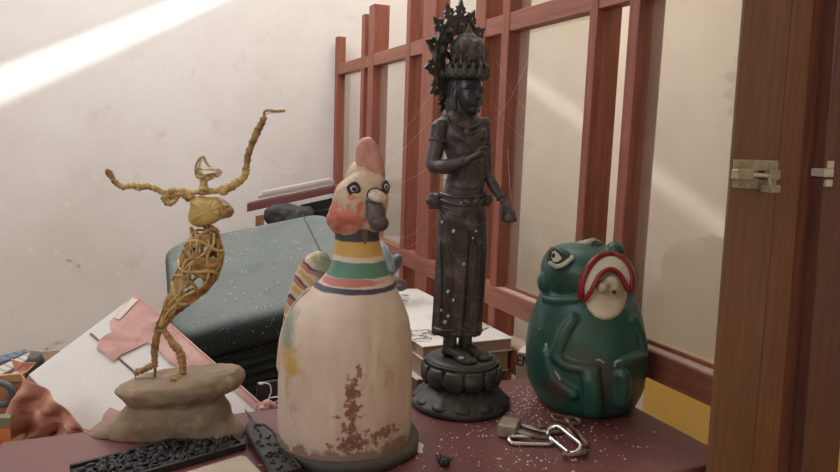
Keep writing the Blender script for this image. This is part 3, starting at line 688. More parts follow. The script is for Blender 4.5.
eye(353.5, 189, 1.0, 0.25, -0.036)
eye(386, 187, 0.95, -0.1, -0.0255, 0.55)
MB().tube(curve_pts([F.p(367, 197, -.04), F.p(369, 190.5, -.04), F.p(376, 188, -.042), F.p(383, 191, -.036)], 5), 0.001, 6).build('brow_line', m_ink, ro)
MB().tube(curve_pts([F.p(366, 201, -.0415), F.p(373, 203, -.047), F.p(382, 208, -.042)], 5), 0.0012, 6).build('beak_line', m_ink, ro)

# ------------------------------------------------------------------ green frog with an open red mouth
F = Fr(588, 402)
fg = thing('frog_figure', 'squat dark green ceramic frog with wide red mouth and white throat', 'frog figure', fr=F)
FP = [(0.0, 0.078, -0.006), (0.01, 0.088, -0.006), (0.04, 0.101, -0.008), (0.08, 0.1055, -0.010), (0.11, 0.1045, -0.012), (0.14, 0.100, -0.013), (0.17, 0.092, -0.0125), (0.19, 0.085, -0.0125), (0.205, 0.0765, -0.0125),
      (0.225, 0.0815, -0.015), (0.245, 0.080, -0.018), (0.262, 0.073, -0.020), (0.275, 0.060, -0.022), (0.284, 0.040, -0.022), (0.288, 0.015, -0.022)]
def fs(px, py, out=0.0):
    """point of the frog's front surface seen at that place"""
    dy = -0.06
    for _ in range(12):
        q_ = F.p(px, py, dy); r, cx = interp(FP, q_.z); d = max(r*r-(q_.x-cx)**2, (0.2*r)**2); dy = 0.5*dy+0.5*(-math.sqrt(d)-out)
    return F.p(px, py, dy)
m_gr = Mat('frog_glaze', (38, 84, 70), 0.42).mottle((28, 62, 54), 9, 0.4, 0.65).mottle((50, 86, 74), 14, 0.52, 0.72).mottle((84, 80, 66), 24, 0.6, 0.78).mottle((70, 60, 50), 60, .68, .76).specks((200, 205, 198), 130, 0.14, 0.6, 9)
a = fs(583, 360); m_gr.blob((a.x, a.y, a.z), (.035, .05, .02), (66, 68, 58), 0.9, 30, 0.4, 0.7)
a = fs(606, 385); m_gr.blob((a.x, a.y, a.z), (.012, .05, .035), (62, 48, 40), 0.9, 30, 0.3, 0.8)
a = fs(556, 388); m_gr.blob((a.x, a.y, a.z), (.02, .05, .02), (70, 56, 46), 1.0, 40, 0.3, 0.8)
a = fs(595, 330); m_gr.blob((a.x, a.y, a.z), (.02, .05, .015), (60, 74, 58), 1.0, 40, 0.5, 0.5)
m_gr.bump(30, 0.25, 0.002)
mb = MB()
prof = [(interp(FP, 0.288*k/49)[0], 0.288*k/49, interp(FP, 0.288*k/49)[1]) for k in range(50)]
mb.lathe(prof, 64)
def limb(pts, r, out=0.0):
    P_ = curve_pts([fs(x, y, out) for x, y in pts], 5); n = len(P_)
    R_ = [r[0]+(r[1]-r[0])*k/(n-1) if len(r) == 2 else interp([(i/(len(r)-1), v) for i, v in enumerate(r)], k/(n-1))[0] for k in range(n)]
    return mb.tube(P_, R_, 12)
limb([(574, 318), (567, 328), (561, 342), (556, 356)], (.010, .012, .011))
limb([(556, 356), (566, 365), (580, 368), (596, 370)], (.011, .008, .009), .002)
limb([(632, 318), (640, 335), (643, 355)], (.010, .010, .009))
limb([(643, 355), (632, 359), (619, 364)], (.009, .007, .008), .002)
limb([(546, 352), (554, 378), (574, 394)], (.008, .012, .012))          # left thigh
limb([(590, 377), (592, 392), (593, 408)], (.016, .015, .015), .004)    # left shin
limb([(622, 373), (623, 388), (621, 402)], (.015, .014, .012), .0)
limb([(588, 411), (597, 413)], (.010, .010), .006)
limb([(544, 298), (556, 301), (572, 300), (583, 297)], (.007, .007))    # neck roll
mb.ell(F.p(544, 282, -.01), (.012, .014, .019))                          # lump at the cheek
mb.ell(F.p(558, 258, -.045), (.020, .022, .018))                         # eye socket
mb.ell(F.p(615, 250, -.03), (.016, .018, .015))
mb.build('body', m_gr.m, fg, remesh=0.0025, iters=5)
# white throat and belly patch
def patch(poly, out, thick, nm, mat, par=fg, n=2, sm=False):
    P_ = [fs(x, y, out) for x, y in poly]; c0 = fs(sum(p[0] for p in poly)/len(poly), sum(p[1] for p in poly)/len(poly), out)
    vs = [c0]; k = len(P_); rings_ = 6
    cx_, cy_ = sum(p[0] for p in poly)/k, sum(p[1] for p in poly)/k
    for r_i in range(1, rings_+1):
        for x, y in poly: t = r_i/rings_; vs.append(fs(cx_+(x-cx_)*t, cy_+(y-cy_)*t, out*(1 if r_i < rings_ else 0.4)))
    nfront = len(vs); vs2 = [v_+Vector((0, thick, 0)) for v_ in vs]; fc = []
    for j in range(k): fc.append((0, 1+j, 1+(j+1) % k)); fc.append((nfront, nfront+1+(j+1) % k, nfront+1+j))
    for r_i in range(rings_-1):
        for j in range(k):
            a_ = 1+r_i*k+j; b_2 = 1+r_i*k+(j+1) % k; fc.append((a_, a_+k, b_2+k, b_2)); fc.append((nfront+a_, nfront+b_2, nfront+b_2+k, nfront+a_+k))
    o_ = 1+(rings_-1)*k
    for j in range(k): a_ = o_+j; b_2 = o_+(j+1) % k; fc.append((a_, a_+nfront, b_2+nfront, b_2))
    return MB().add(vs+vs2, fc).build(nm, mat, par, sm)
m_thr = Mat('throat_white', (212, 200, 172), 0.5).mottle((192, 178, 148), 20).bump(60, .2, .001).m
m_redp = Mat('frog_lip_red', (142, 34, 40), 0.35).mottle((112, 24, 30), 20).m
m_tooth = Mat('mouth_white', (206, 202, 180), 0.45).mottle((170, 168, 142), 30, .5, .7).m
patch([(584, 298), (590, 292), (594, 282), (600, 273), (607, 269), (615, 270), (622, 277), (626, 286), (627, 297), (624, 308), (618, 316), (611, 319.5), (603, 320), (595, 317), (588, 309)], .006, .01, 'throat', m_thr, sm=True)
outer = [(581, 298), (581, 288), (583.5, 278), (589, 267), (597, 258), (606, 254.5), (615, 255), (623, 260), (629, 268), (632, 279), (631.5, 290)]
inner = [(584.5, 300), (590, 293), (595, 283.5), (600, 275), (606.5, 270), (613, 269.5), (619, 273.5), (624, 281), (627.5, 290)]
patch(outer+inner[::-1], .008, .012, 'mouth_lining', m_tooth, sm=True) if False else None
mouth = MB()
k = 20
oc = curve_pts([Vector((x, y, 0)) for x, y in outer], 8); ic = curve_pts([Vector((x, y, 0)) for x, y in inner], 10)
def at_(c_, t): f_ = t*(len(c_)-1); i_ = min(int(f_), len(c_)-2); return c_[i_].lerp(c_[i_+1], f_-i_)
rings = []
for i in range(41):
    t = i/40; a, b = at_(oc, t), at_(ic, t); ring = []
    for s_ in (0.0, .25, .5, .75, 1.0):
        q_ = a.lerp(b, s_); ring.append(fs(q_.x, q_.y, .016-.004*math.sin(s_*math.pi)))
    ring += [ring[4]+Vector((0, .02, 0)), ring[0]+Vector((0, .02, 0))]
    rings.append(ring)
MB().loft(rings).build('mouth_lining', m_tooth, fg)
MB().tube([fs(q_.x, q_.y, .014) for q_ in oc[::3]]+[fs(oc[-1].x, oc[-1].y, .014)], .0056, 10).build('upper_lip', m_redp, fg)
MB().tube([fs(q_.x, q_.y, .017) for q_ in ic[::3]]+[fs(ic[-1].x, ic[-1].y, .017)], .0041, 10).build('lower_lip', m_redp, fg)
mb = MB().ell(fs(602.5, 287, .008), (.010, .009, .011)).tube(curve_pts([fs(606, 284, .012), fs(611, 280, .02), fs(615, 284, .022), fs(614, 290, .018)], 5), .0068, 12).ell(fs(614.5, 291, .016), (.009, .008, .007))
mb.build('nose', Mat('nose_cream', (186, 174, 148), 0.45).mottle((150, 138, 112), 40).m, fg, remesh=0.0015, iters=4)
MB().ell(fs(614, 292, .0245), (.0036, .002, .003)).build('nostril', m_ink, fg)
# eye, bumps
d0 = -.066
def fpad(pts, dy, depth, nm, mat, par, bev=.0008): return MB().prism([F.p(x, y, dy) for x, y in pts], depth, direction=(0, 1, 0)).build(nm, mat, par, False, bevel=bev)
ey_ = fpad([(549.5, 259), (550, 252), (554, 248), (558, 250), (563, 255), (571, 257), (570, 260), (560, 263), (553, 264)], d0, .02, 'eye', m_ink, fg)
fpad([(551.5, 258), (552, 252), (555, 250.5), (559, 254), (562, 258.5), (558, 262), (553.5, 262)], d0-.001, .006, 'eye_white', Mat('frog_eye_white', (206, 204, 194), .4).m, ey_)
MB().ell(F.p(553.5, 255.5, d0-.001), (.0028, .0018, .0042)).build('pupil', m_ink, ey_)
mb = MB().tube(curve_pts([F.p(550, 263, d0-.001), F.p(556, 266.5, d0-.003), F.p(564, 264, d0-.003), F.p(572, 257.5, d0+.004)], 5), .0042, 8).build('eye_bag', Mat('eye_bag_white', (190, 190, 172), .5).mottle((130, 146, 130), 40).m, fg)
mb = MB().ell(F.p(588, 244.5), (.026, .016, .009), Matrix.Rotation(math.radians(-8), 3, 'Y')).ell(F.p(593, 243, -.008), (.012, .012, .009))
bm_ = mb.build('crown_lump', Mat('clay_lump', (110, 104, 92), .6).mottle((150, 142, 126), 40).bump(60, .4, .001).m, fg, remesh=.0018, iters=3)
MB().tube([F.p(594.5, 244, -.0215)+Vector((.0048*math.cos(a), 0, .0048*math.sin(a))) for a in [2*math.pi*k/18 for k in range(18)]], .0015, 8, closed=True).build('ring_mark', m_beak, bm_)
m_chip = Mat('chipped_glaze', (160, 158, 148), .6).m
for P__, r__ in (([(604, 363, .012), (600, 360, .014), (597, 360, .012)], .0017), ([(615, 366, .01), (616, 362, .014), (621, 360.5, .012)], .002), ([(546, 344, .001), (548, 358, .001), (554, 370, .002), (560, 380, .004), (560.6, 390, .008)], .0024)):
    MB().tube(curve_pts([fs(*q_) for q_ in P__], 5), r__, 6).build('chipped_edge', m_chip, fg)

# ------------------------------------------------------------------ bronze standing figure
F = Fr(460, 403)
bz = thing('bronze_statue', 'tall dark bronze standing deity statue with pierced halo on a lotus pedestal', 'statue', fr=F)
m_br = Mat('dark_bronze', (76, 70, 69), 0.45, 0.25).mottle((52, 48, 50), 12, 0.4, 0.65).mottle((112, 102, 96), 40, 0.52, 0.72).specks((205, 200, 195), 130, 0.13, 0.63, 10).bump(110, 0.5, 0.0014).m
m_br2 = Mat('worn_bronze', (76, 74, 70), 0.48, 0.25).mottle((50, 50, 48), 16, 0.4, 0.65).mottle((108, 104, 96), 26, 0.56, 0.8).bump(60, 0.35, 0.0012).m
m_face = Mat('face_bronze', (56, 58, 66), 0.36, 0.3).mottle((42, 42, 50), 20).m
TH = math.radians(36)
RF = rotz(TH)           # figure frame (facing -y) -> local frame
# pedestal
ped = MB().lathe([(0.084, 0.0), (0.087, 0.004), (0.087, 0.009), (0.083, 0.013), (0.079, 0.0165), (0.070, 0.028), (0.058, 0.037), (0.055, 0.041), (0.060, 0.046), (0.064, 0.054), (0.0645, 0.064), (0.062, 0.073), (0.0615, 0.078), (0.060, 0.0835), (0.055, 0.086), (0.0, 0.087)], 72)
pd = ped.build('lotus_pedestal', m_br2, bz)
for k in range(12):    # lower, spreading petals
    a0 = 2*math.pi*k/12; pts = []
    def petal(s_, t, a0=a0):
        wd = 0.24*math.sin(math.pi*min(1, 0.12+0.80*(1-t)))**0.6; a = a0+(s_-0.5)*2*wd
        r = 0.056+0.0275*t**1.3+0.003*math.sin(math.pi*s_); z = 0.0405-0.028*t+0.0015*math.sin(math.pi*s_)
        return Vector((r*math.cos(a), r*math.sin(a), z))
    sheet_grid(petal, 8, 8, -0.003).build('lower_petal', m_br2, pd)
for k in range(12):
    a0 = 2*math.pi*(k+.5)/12
    def petal(s_, t, a0=a0):
        wd = 0.25*math.sin(math.pi*min(1, 0.15+0.75*(1-t)))**0.5; a = a0+(s_-0.5)*2*wd
        r = 0.0585+0.009*math.sin(math.pi*(0.15+0.7*t))+0.002*math.sin(math.pi*s_); z = 0.043+0.031*t
        return Vector((r*math.cos(a), r*math.sin(a), z))
    sheet_grid(petal, 8, 8, -0.003).build('upper_petal', m_br2, pd)
MB().tube([Vector((0.0617*math.cos(a), 0.0617*math.sin(a), 0.0785))*1 for a in [2*math.pi*k/60 for k in range(60)]], 0.0019, 8, closed=True).build('pedestal_rim', m_br2, pd)
# feet with toes
def foot(hx, hy, toe, nm='foot'):
    h = Vector(hx); t = Vector(toe); d = (t-h).normalized(); sd_ = Vector((d.y, -d.x, 0)); mb = MB(); L_ = (t-h).length
    mb.tube([h+Vector((0, 0, .06)), h+Vector((0, 0, .03)), h+Vector((0, 0, .012))], [.0125, .0118, .013], 16)
    mb.ell(h+Vector((0, 0, .008))-d*.004, (.012, .012, .009))
    mb.tube([h+d*.002+Vector((0, 0, .014)), h+d*L_*.45+Vector((0, 0, .011)), h+d*L_*.8+Vector((0, 0, .0065))], [.0125, .0125, .0105], 16, flat=.8, upv=(0, 0, 1))
    mb.tube([h+d*L_*.5+Vector((0, 0, .006)), h+d*L_*.82+Vector((0, 0, .005))], [.013, .0145], 16, flat=.45, upv=(0, 0, 1))
    for i in range(5):
        o_ = (i-2)*.0058; ln = L_*(1.0-.03*abs(i-1)**1.5)
        mb.tube([h+d*L_*.72+sd_*o_*.9+Vector((0, 0, .005)), h+d*(ln-.004)+sd_*o_+Vector((0, 0, .0058)), h+d*ln+sd_*o_+Vector((0, 0, .004))], [.0034, .0036 if i else .0036, .003], 8)
    return mb.build(nm, m_br2, bz, remesh=.0013, iters=2)
fz = 0.086
fa = F.p(450, 345, -.012); fb = F.p(466, 340, .004)
foot((fa.x, -.006, fz), 0, (fa.x+.036, -.050, fz)); foot((fb.x-.001, .008, fz), 0, (fb.x+.039, -.026, fz))
# long skirt
SK = [(0.126, 0.0425, -.0115, .030), (0.135, 0.0425, -.0115, .031), (0.17, 0.0425, -.0105, .032), (0.22, 0.043, -.0095, .034), (0.27, 0.0435, -.0090, .036), (0.31, 0.0430, -.0095, .036), (0.335, 0.0410, -.0105, .035), (0.352, 0.0385, -.0115, .033), (0.368, 0.0370, -.0115, .031)]
def sk(z):
    r, cx, ry = interp(SK, z); return r, cx, ry
def ss(px, py, out=0.0):
    dy = -.03
    for _ in range(10):
        q_ = F.p(px, py, dy); r, cx, ry = sk(q_.z); t = max(1-((q_.x-cx)/r)**2, .02); dy = .5*dy+.5*(-ry*math.sqrt(t)-out)
    return F.p(px, py, dy)
prof = []
for k in range(50):
    z = 0.126+(0.368-0.126)*k/49; r, cx, ry = sk(z); prof.append((r, z, cx, ry, 0))
def fold(a, z):
    w_ = min(1, max(0, (0.34-z)/.15)); return 1+w_*(.035*math.cos(9*a+1.0)*(.5+.5*math.sin(a*2))+.02*math.cos(17*a)) - (.10*w_*max(0, math.cos((a+1.22)*1.0))**60)
MB().lathe(prof, 120, mod=fold).build('skirt', m_br, bz)
mb = MB()
for x0 in (447, 474):
    mb.tube(curve_pts([ss(x0-13, 328, .001), ss(x0-4, 331, .002), ss(x0+8, 330, .001)], 4), .003, 8)
mb.build('skirt_hem', m_br, bz)
for nm, pts, r in (('belt', [(438, 199), (450, 203), (465, 205), (478, 203), (486, 198)], .0032), ('belt', [(437.5, 205), (450, 209), (465, 211), (478, 209), (486.5, 204)], .0022),
    ('belt', [(440, 193), (450, 196.5), (465, 198), (478, 196.5), (485.5, 193)], .0022),
    ('hip_garland', [(438.5, 203), (441, 212), (450, 222), (461, 226), (470, 226.5), (480, 225), (486, 220)], .0021), ('hip_garland', [(440, 215), (449, 226), (461, 230.5), (470, 231), (480, 229), (486, 225)], .0014),
    ('skirt_loop', [(446, 236), (449, 245), (456, 250.5), (464, 249), (470, 241), (471, 232)], .0014), ('skirt_loop', [(474, 233), (477, 245), (482, 249), (486, 246)], .0014),
    ('skirt_seam', [(471.5, 208), (472, 216), (472, 224)], .0016), ('skirt_seam', [(471, 232), (470, 255), (468.5, 290), (467, 322)], .002), ('skirt_fold', [(446, 240), (450, 262), (452, 300), (452, 325)], .0018), ('skirt_fold', [(440, 240), (441, 280), (439, 325)], .002), ('skirt_fold', [(480, 252), (478, 290), (478, 322)], .0018)):
    P_ = curve_pts([ss(x, y, .0008) for x, y in pts], 5); MB().tube(P_, r, 8).build(nm, m_br, bz)
def spiral(cx, cy, s_, nm):
    P_ = [ss(cx+s_*4*(1-k/26)*math.cos(k*.45), cy+s_*4.4*(1-k/26)*math.sin(k*.45), .0015) for k in range(22)]; MB().tube(P_, .0012, 6).build(nm, m_br, bz)
spiral(464, 214, 1, 'spiral_ornament'); spiral(479, 215.5, .95, 'spiral_ornament')
for (px, py) in ((467, 202), (476, 201)):
    MB().ell(ss(px, py, .004), (.0075, .004, .005), Matrix.Rotation(.4 if px < 470 else -.4, 3, 'Y')).build('waist_bow', m_br, bz)
for px, py, rr, col in ((434, 201, .0125, m_br), (486.5, 200, .009, m_br2)):
    c0 = F.p(px, py, -.004 if px < 450 else .0)
    mb = MB().ell(c0, (rr, rr, rr*1.15))
    for k in range(6):
        a = k*1.05; mb.ell(c0+Vector((rr*.75*math.cos(a), -rr*.35, rr*.8*math.sin(a))), rr*.42)
    mb.build('side_knot', col, bz, remesh=.0014, iters=2)
for (px, py, r) in ((442, 222, .0022), (453.5, 231, .003), (476, 231, .0018), (473, 238, .0018), (448, 291.5, .0028), (453, 300, .0026), (448, 316, .0026), (441.5, 310, .0025), (445, 322, .0028), (464, 264, .002), (461, 203, .0018)):
    q_ = ss(px, py, .0012); MB().ell(q_, (r*.9, r*.5, r*1.2), Matrix.Rotation(.4, 3, 'Y'), seg=10, rg=6).build('dropping_spot', Mat('white_splash', (214, 212, 208), .7).m, bz)
q_ = F.p(461, 364, -.055); MB().box((q_.x, -.05, .098), (.008, .004, .003)).build('plaster_crumb', m_thr, bz, False)
# body: torso, neck, arms and hands as one surface
mb = MB()
def E(px, py, dy, r, rot=None): mb.ell(F.p(px, py, dy), r, rot, seg=28, rg=18)
tor = [(0.355, .0350, -.0115, .029, 0.0), (0.372, .0345, -.0100, .028, 0.0), (0.39, .0325, -.0075, .026, -.001), (0.405, .0305, -.0070, .0245, -.002), (0.42, .0305, -.0080, .0245, -.002), (0.435, .033, -.0105, .026, -.002), (0.45, .0370, -.0135, .0275, -.001), (0.465, .0415, -.0165, .028, .001), (0.478, .0440, -.0185, .026, .003), (0.488, .0415, -.0190, .023, .004), (0.496, .032, -.0185, .019, .005), (0.503, .018, -.0165, .016, .004), (0.515, .0145, -.0150, .0145, .001), (0.535, .0145, -.0140, .0145, .0)]
prof = []
for k in range(60):
    z = .355+.18*k/59; r, cx, ry, cy = interp(tor, z); prof.append((r, z, cx, ry, cy))
mb.lathe(prof, 40)
E(461, 137, -.019, (.0165, .012, .013)); E(479, 135, -.012, (.0145, .012, .013))       # chest
E(470, 180, -.012, (.017, .014, .022))                                                    # belly
def arm(pts, r):
    P_ = curve_pts(pts, 6); n = len(P_); tb_ = [(i/(len(r)-1), v_) for i, v_ in enumerate(r)]
    mb.tube(P_, [interp(tb_, k/(n-1))[0] for k in range(n)], 14)
sR = F.p(440, 126, -.012); eR = F.p(432, 166, -.022); wR = F.p(468, 160, -.050)
arm([sR, F.p(437, 145, -.016), eR], [.0155, .0135, .0115]); arm([eR, F.p(448, 166.5, -.040), wR], [.0115, .0125, .0078])
sL = F.p(484, 122, .006); eL = F.p(487, 172, .012); wL = F.p(503, 200, -.006)
arm([sL, F.p(485, 146, .012), eL], [.0125, .0105, .0095]); arm([eL, F.p(494, 187, .002), wL], [.0097, .0095, .0068])
# viewer-left hand: palm towards the chest, fingers together
hR = F.p(477, 155.5, -.058)
mb.tube([wR, hR, F.p(482, 153, -.06)], [.0075, .0088, .0075], 12, flat=.62)
for i, (dx, dz, ln) in enumerate(((0, 3, 1.0), (1, 1, 1.1), (1, -1, 1.05), (0, -3, .85))):
    a0 = F.p(480+dx*.4, 154.0-dz*.9, -.060); a1 = F.p(486*1.0+dx*.5, 151.5-dz*.8+(.6), -.062); a2 = F.p(489+ln*.6, 152+2.5*(3-i)*.3-dz*.1+i*1.2, -.061)
    mb.tube([a0, a1, a2], [.0036, .0031, .0026], 8)
mb.tube([F.p(478, 151, -.060), F.p(483, 147.5, -.066), F.p(487, 147.5, -.066)], [.0038, .0033, .0027], 8)
# viewer-right hand: open, hanging forwards
hL = F.p(507, 208, -.012)
mb.tube([wL, hL, F.p(509, 212, -.014)], [.0075, .0115, .011], 14, flat=.6)
for i, (p0, p1, p2, p3) in enumerate((((506, 212), (504, 216), (503.5, 219), (504.5, 221)), ((508, 213), (506.5, 218), (507, 221.5), (508.5, 222.5)), ((511, 213), (510.5, 218), (511.5, 221), (513, 221.5)), ((513, 211), (514, 215.5), (515, 218), (516, 220.5)))):
    dd = -.014-.003*i
    mb.tube(curve_pts([F.p(*p0, dd), F.p(*p1, dd-.003), F.p(*p2, dd-.003), F.p(*p3, dd)], 3), [.0038]*4+[.0034]*4+[.0028]*2, 8)
mb.tube(curve_pts([F.p(504, 206, -.018), F.p(501, 211, -.024), F.p(501.5, 215.5, -.026)], 3), [.0042, .004, .0038, .0036, .0034, .003, .0028], 8)
mb.build('body', m_br, bz, remesh=.00155, iters=3)
# armlets, bracelets, necklace, belly chain
def ring(c_, ax, r, t, nm, mat=m_br2, par=bz):
    ax = Vector(ax).normalized(); u_ = ax.orthogonal().normalized(); v_ = ax.cross(u_)
    return MB().tube([Vector(c_)+u_*r*math.cos(a)+v_*r*math.sin(a) for a in [2*math.pi*k/28 for k in range(28)]], t, 8, closed=True).build(nm, mat, par)
ring(F.p(438, 141, -.0155), eR-sR, .0142, .0022, 'armlet'); ring(F.p(465, 161.5, -.048), wR-eR, .0088, .002, 'bracelet')
ring(F.p(501.5, 197.5, -.0045), wL-eL, .0082, .0018, 'bracelet'); ring(F.p(485, 143, .011), eL-sL, .0112, .002, 'armlet')
MB().ell(F.p(437, 137, -.031), (.006, .003, .007)).build('armlet_jewel', m_br2, bz)
def ts(px, py, out=.001):
    dy = -.03
    for _ in range(10):
        q_ = F.p(px, py, dy); r, cx, ry, cy = interp(tor, q_.z); t = max(1-((q_.x-cx)/r)**2, .03); dy = .5*dy+.5*(cy-ry*math.sqrt(t)-out)
    return F.p(px, py, dy)
for nm, pts, r in (('necklace', [(450, 118), (456, 124), (466, 128), (476, 126), (483, 119)], .0022), ('necklace', [(447, 120), (455, 129), (466, 134), (477, 131), (484, 122)], .0013), ('chest_strap', [(449, 122), (462, 138), (474, 152), (481, 164)], .0016), ('belly_chain', [(445, 180), (451, 185.5), (460, 189), (469, 190), (477, 188), (482, 184)], .0012)):
    MB().tube(curve_pts([ts(x, y, .003 if nm != 'belly_chain' else .001) for x, y in pts], 6), r, 8).build(nm, m_br2, bz)
MB().ell(ts(467, 132, .004), (.005, .003, .006)).build('pendant', m_br2, bz)
MB().tube(curve_pts([F.p(433, 172, -.024), F.p(435, 177, -.024), F.p(434, 182, -.024)], 3), .0009, 6).build('hanging_wire', m_br2, bz)
# head (own frame, facing -y), then turned
hc = F.p(467, 92, -.004)
def H(x, y, z): return hc + RF @ Vector((x, y, z))
def HE(b, x, y, z, r, rot=None): b.ell(H(x, y, z), r, RF if rot is None else RF @ rot, seg=24, rg=16)
hb = MB()
HE(hb, 0, 0.003, 0.006, (.0245, .029, .030)); HE(hb, 0, -.009, -.010, (.0215, .0195, .025)); HE(hb, 0, -.0135, -.027, (.0125, .0115, .0105)); HE(hb, 0, .012, -.012, (.020, .018, .026))
for s_ in (-1, 1):
    HE(hb, s_*.0105, -.0170, -.013, (.009, .0085, .012))
    hb.tube([H(s_*.0035, -.0262, .0045), H(s_*.010, -.0255, .0075), H(s_*.018, -.0195, .0045)], .0021, 8)       # brows
    HE(hb, s_*.0100, -.0240, .0, (.0062, .0035, .0032))                                                           # lids
    hb.tube([H(s_*.0235, -.0005, .004), H(s_*.0255, 0, -.010), H(s_*.0245, -.001, -.030)], [.0035, .0045, .004], 8)  # long ears
hb.tube([H(0, -.0262, .004), H(0, -.0292, -.003), H(0, -.0325, -.0095)], [.0022, .0027, .0036], 8); HE(hb, 0, -.0285, -.0105, (.0058, .0038, .003))
HE(hb, 0, -.0262, -.0175, (.0076, .0030, .0017)); HE(hb, 0, -.0256, -.0208, (.0060, .0032, .0019)); HE(hb, 0, -.0265, .012, (.0018, .0018, .0018))
hb.build('head', m_face, bz, remesh=.001, iters=1)
hr = MB()
HE(hr, 0, .010, .003, (.0275, .026, .034)); 
HE(hr, -.004, .012, -.022, (.027, .021, .030)); HE(hr, -.016, .006, -.042, (.016, .013, .016)); HE(hr, .019, .004, -.044, (.009, .009, .014))
hr.build('hair', m_br, bz, remesh=.002, iters=2, disp=.002, dscale=.006)
# crown band
cr_ = MB()
rings = []
for z, r in ((.020, .0290), (.0205, .0320), (.028, .0330), (.035, .0325), (.0355, .028)):
    rings.append([H(r*math.cos(a), .002+r*1.06*math.sin(a), z) for a in [2*math.pi*k/48 for k in range(48)]])
cr_.loft(rings)
for k in range(13):
    a = -math.pi/2+(k-6)*.42; HE(cr_, .0325*math.cos(a), .002+.0345*math.sin(a), .028, (.0048, .0048, .0062)); HE(cr_, .033*math.cos(a+.21), .002+.035*math.sin(a+.21), .0235, (.0028, .0028, .0028))
    cr_.tube([H(.0315*math.cos(a), .002+.0335*math.sin(a), .032), H(.033*math.cos(a), .002+.035*math.sin(a), .040), H(.0275*math.cos(a), .002+.029*math.sin(a), .047 if k != 6 else .054)], [.0050, .0042, .0008], 8)
cr_.build('crown_band', m_br2, bz, remesh=.001, iters=0)
tk = MB()
HE(tk, 0, .006, .040, (.0275, .0275, .012)); HE(tk, -.001, .004, .066, (.0275, .0275, .026)); HE(tk, 0, .004, .085, (.018, .018, .009)); 
tk.loft([[H(r*math.cos(a), .002+r*math.sin(a), z) for a in [2*math.pi*k/16 for k in range(16)]] for r, z in ((.011, .086), (.0075, .094), (.005, .099), (.0025, .106), (.0005, .112))])
for k in range(7):
    a = -math.pi/2+(k-3)*.5; tk.tube([H(.0275*math.cos(a), .005+.0275*math.sin(a), .040), H(.0270*math.cos(a), .005+.0270*math.sin(a), .050), H(.026*math.cos(a), .005+.026*math.sin(a), .060)], .0024, 6)
HE(tk, -.004, -.022, .060, (.011, .006, .014)); HE(tk, -.004, -.024, .075, (.006, .005, .006)); HE(tk, -.020, -.010, .07, (.008, .008, .014))
tk.build('topknot', m_br2, bz, remesh=.0012, iters=1, disp=.0025, dscale=.006)
HE(MB(), 0, 0, 0, (.001, .001, .001))
mb = MB(); HE(mb, .014, -.007, .064, (.008, .014, .024)); mb.build('pale_highlight', Mat('highlight_grey', (126, 130, 140), .5, .2).mottle((70, 72, 78), 30).m, bz)  # bluish highlight on the topknot, put in as a pale coloured lump
# halo: pierced plate behind the head
hal = MB(); TA = math.radians(46); RH = rotz(TA)
hcen = F.p(458.5, 62, .030)
def HA(x, y, z): return hcen + RH @ Vector((x, y, z))
ax_, az_ = .060, .076
def hr_ring(r0, r1, t0=0, t1=2*math.pi, thk=.005, n=72):
    rg_ = []
    for k in range(n+1):
        a = t0+(t1-t0)*k/n; c_, s_ = math.cos(a), math.sin(a)
        rg_.append([HA(ax_*r0*c_, -thk/2, az_*r0*s_), HA(ax_*r1*c_, -thk/2, az_*r1*s_), HA(ax_*r1*c_, thk/2, az_*r1*s_), HA(ax_*r0*c_, thk/2, az_*r0*s_)])
    hal.loft(rg_)
t0, t1 = math.radians(-62), math.radians(242)
hr_ring(.58, 1.0, t0, t1); hr_ring(.22, .36, t0, t1); hr_ring(.84, .90, t0, t1, .009); hr_ring(.96, 1.01, t0, t1, .008)
for k in range(9):
    a = t0+(t1-t0)*k/8; c_, s_ = math.cos(a), math.sin(a)
    hal.tube([HA(ax_*.36*c_, 0, az_*.36*s_), HA(ax_*.55*c_, 0, az_*.55*s_), HA(ax_*.78*c_, 0, az_*.78*s_)], [.006, .0045, .009], 8, flat=1.0)
hal.tube([HA(0, 0, -.02), HA(0, .0, -.06), hcen+Vector((.0, .0, -.10))], .006, 10)
ho = hal.build('halo', m_br, bz, smooth=False)
fl = MB(); 
for k in range(13):
    a = math.radians(90)+(k-6)*math.radians(25); c_, s_ = math.cos(a), math.sin(a)
    fb_ = MB(); nx, nz_ = c_, s_; bx_, bz_ = ax_*1.0*c_, az_*1.0*s_
    shp = [(-.006, -.003), (-.0065, .003), (-.012, .006), (-.0085, .010), (-.010, .014), (-.005, .016), (-.0035, .021), (0, .030), (.0035, .021), (.005, .016), (.010, .014), (.0085, .010), (.012, .006), (.0065, .003), (.006, -.003)]
    shp = [(x*1.15, y*.95) for x, y in shp] if k == 6 else [(x*1.2, y*.82) for x, y in shp]
    pts = [HA(bx_+nx*y+nz_*x, -.0022, bz_+nz_*y-nx*x) for x, y in shp]
    fb_.prism(pts, .0045, direction=RH @ Vector((0, 1, 0)))
    fo = fb_.build('halo_finial', m_br, ho, False, bevel=.0006)
    MB().ell(HA(bx_+nx*.006, -.0028, bz_+nz_*.006), (.0014, .0008, .0014), seg=8, rg=6).build('finial_jewel', Mat('pale_stone', (190, 184, 176), .5).m, fo)

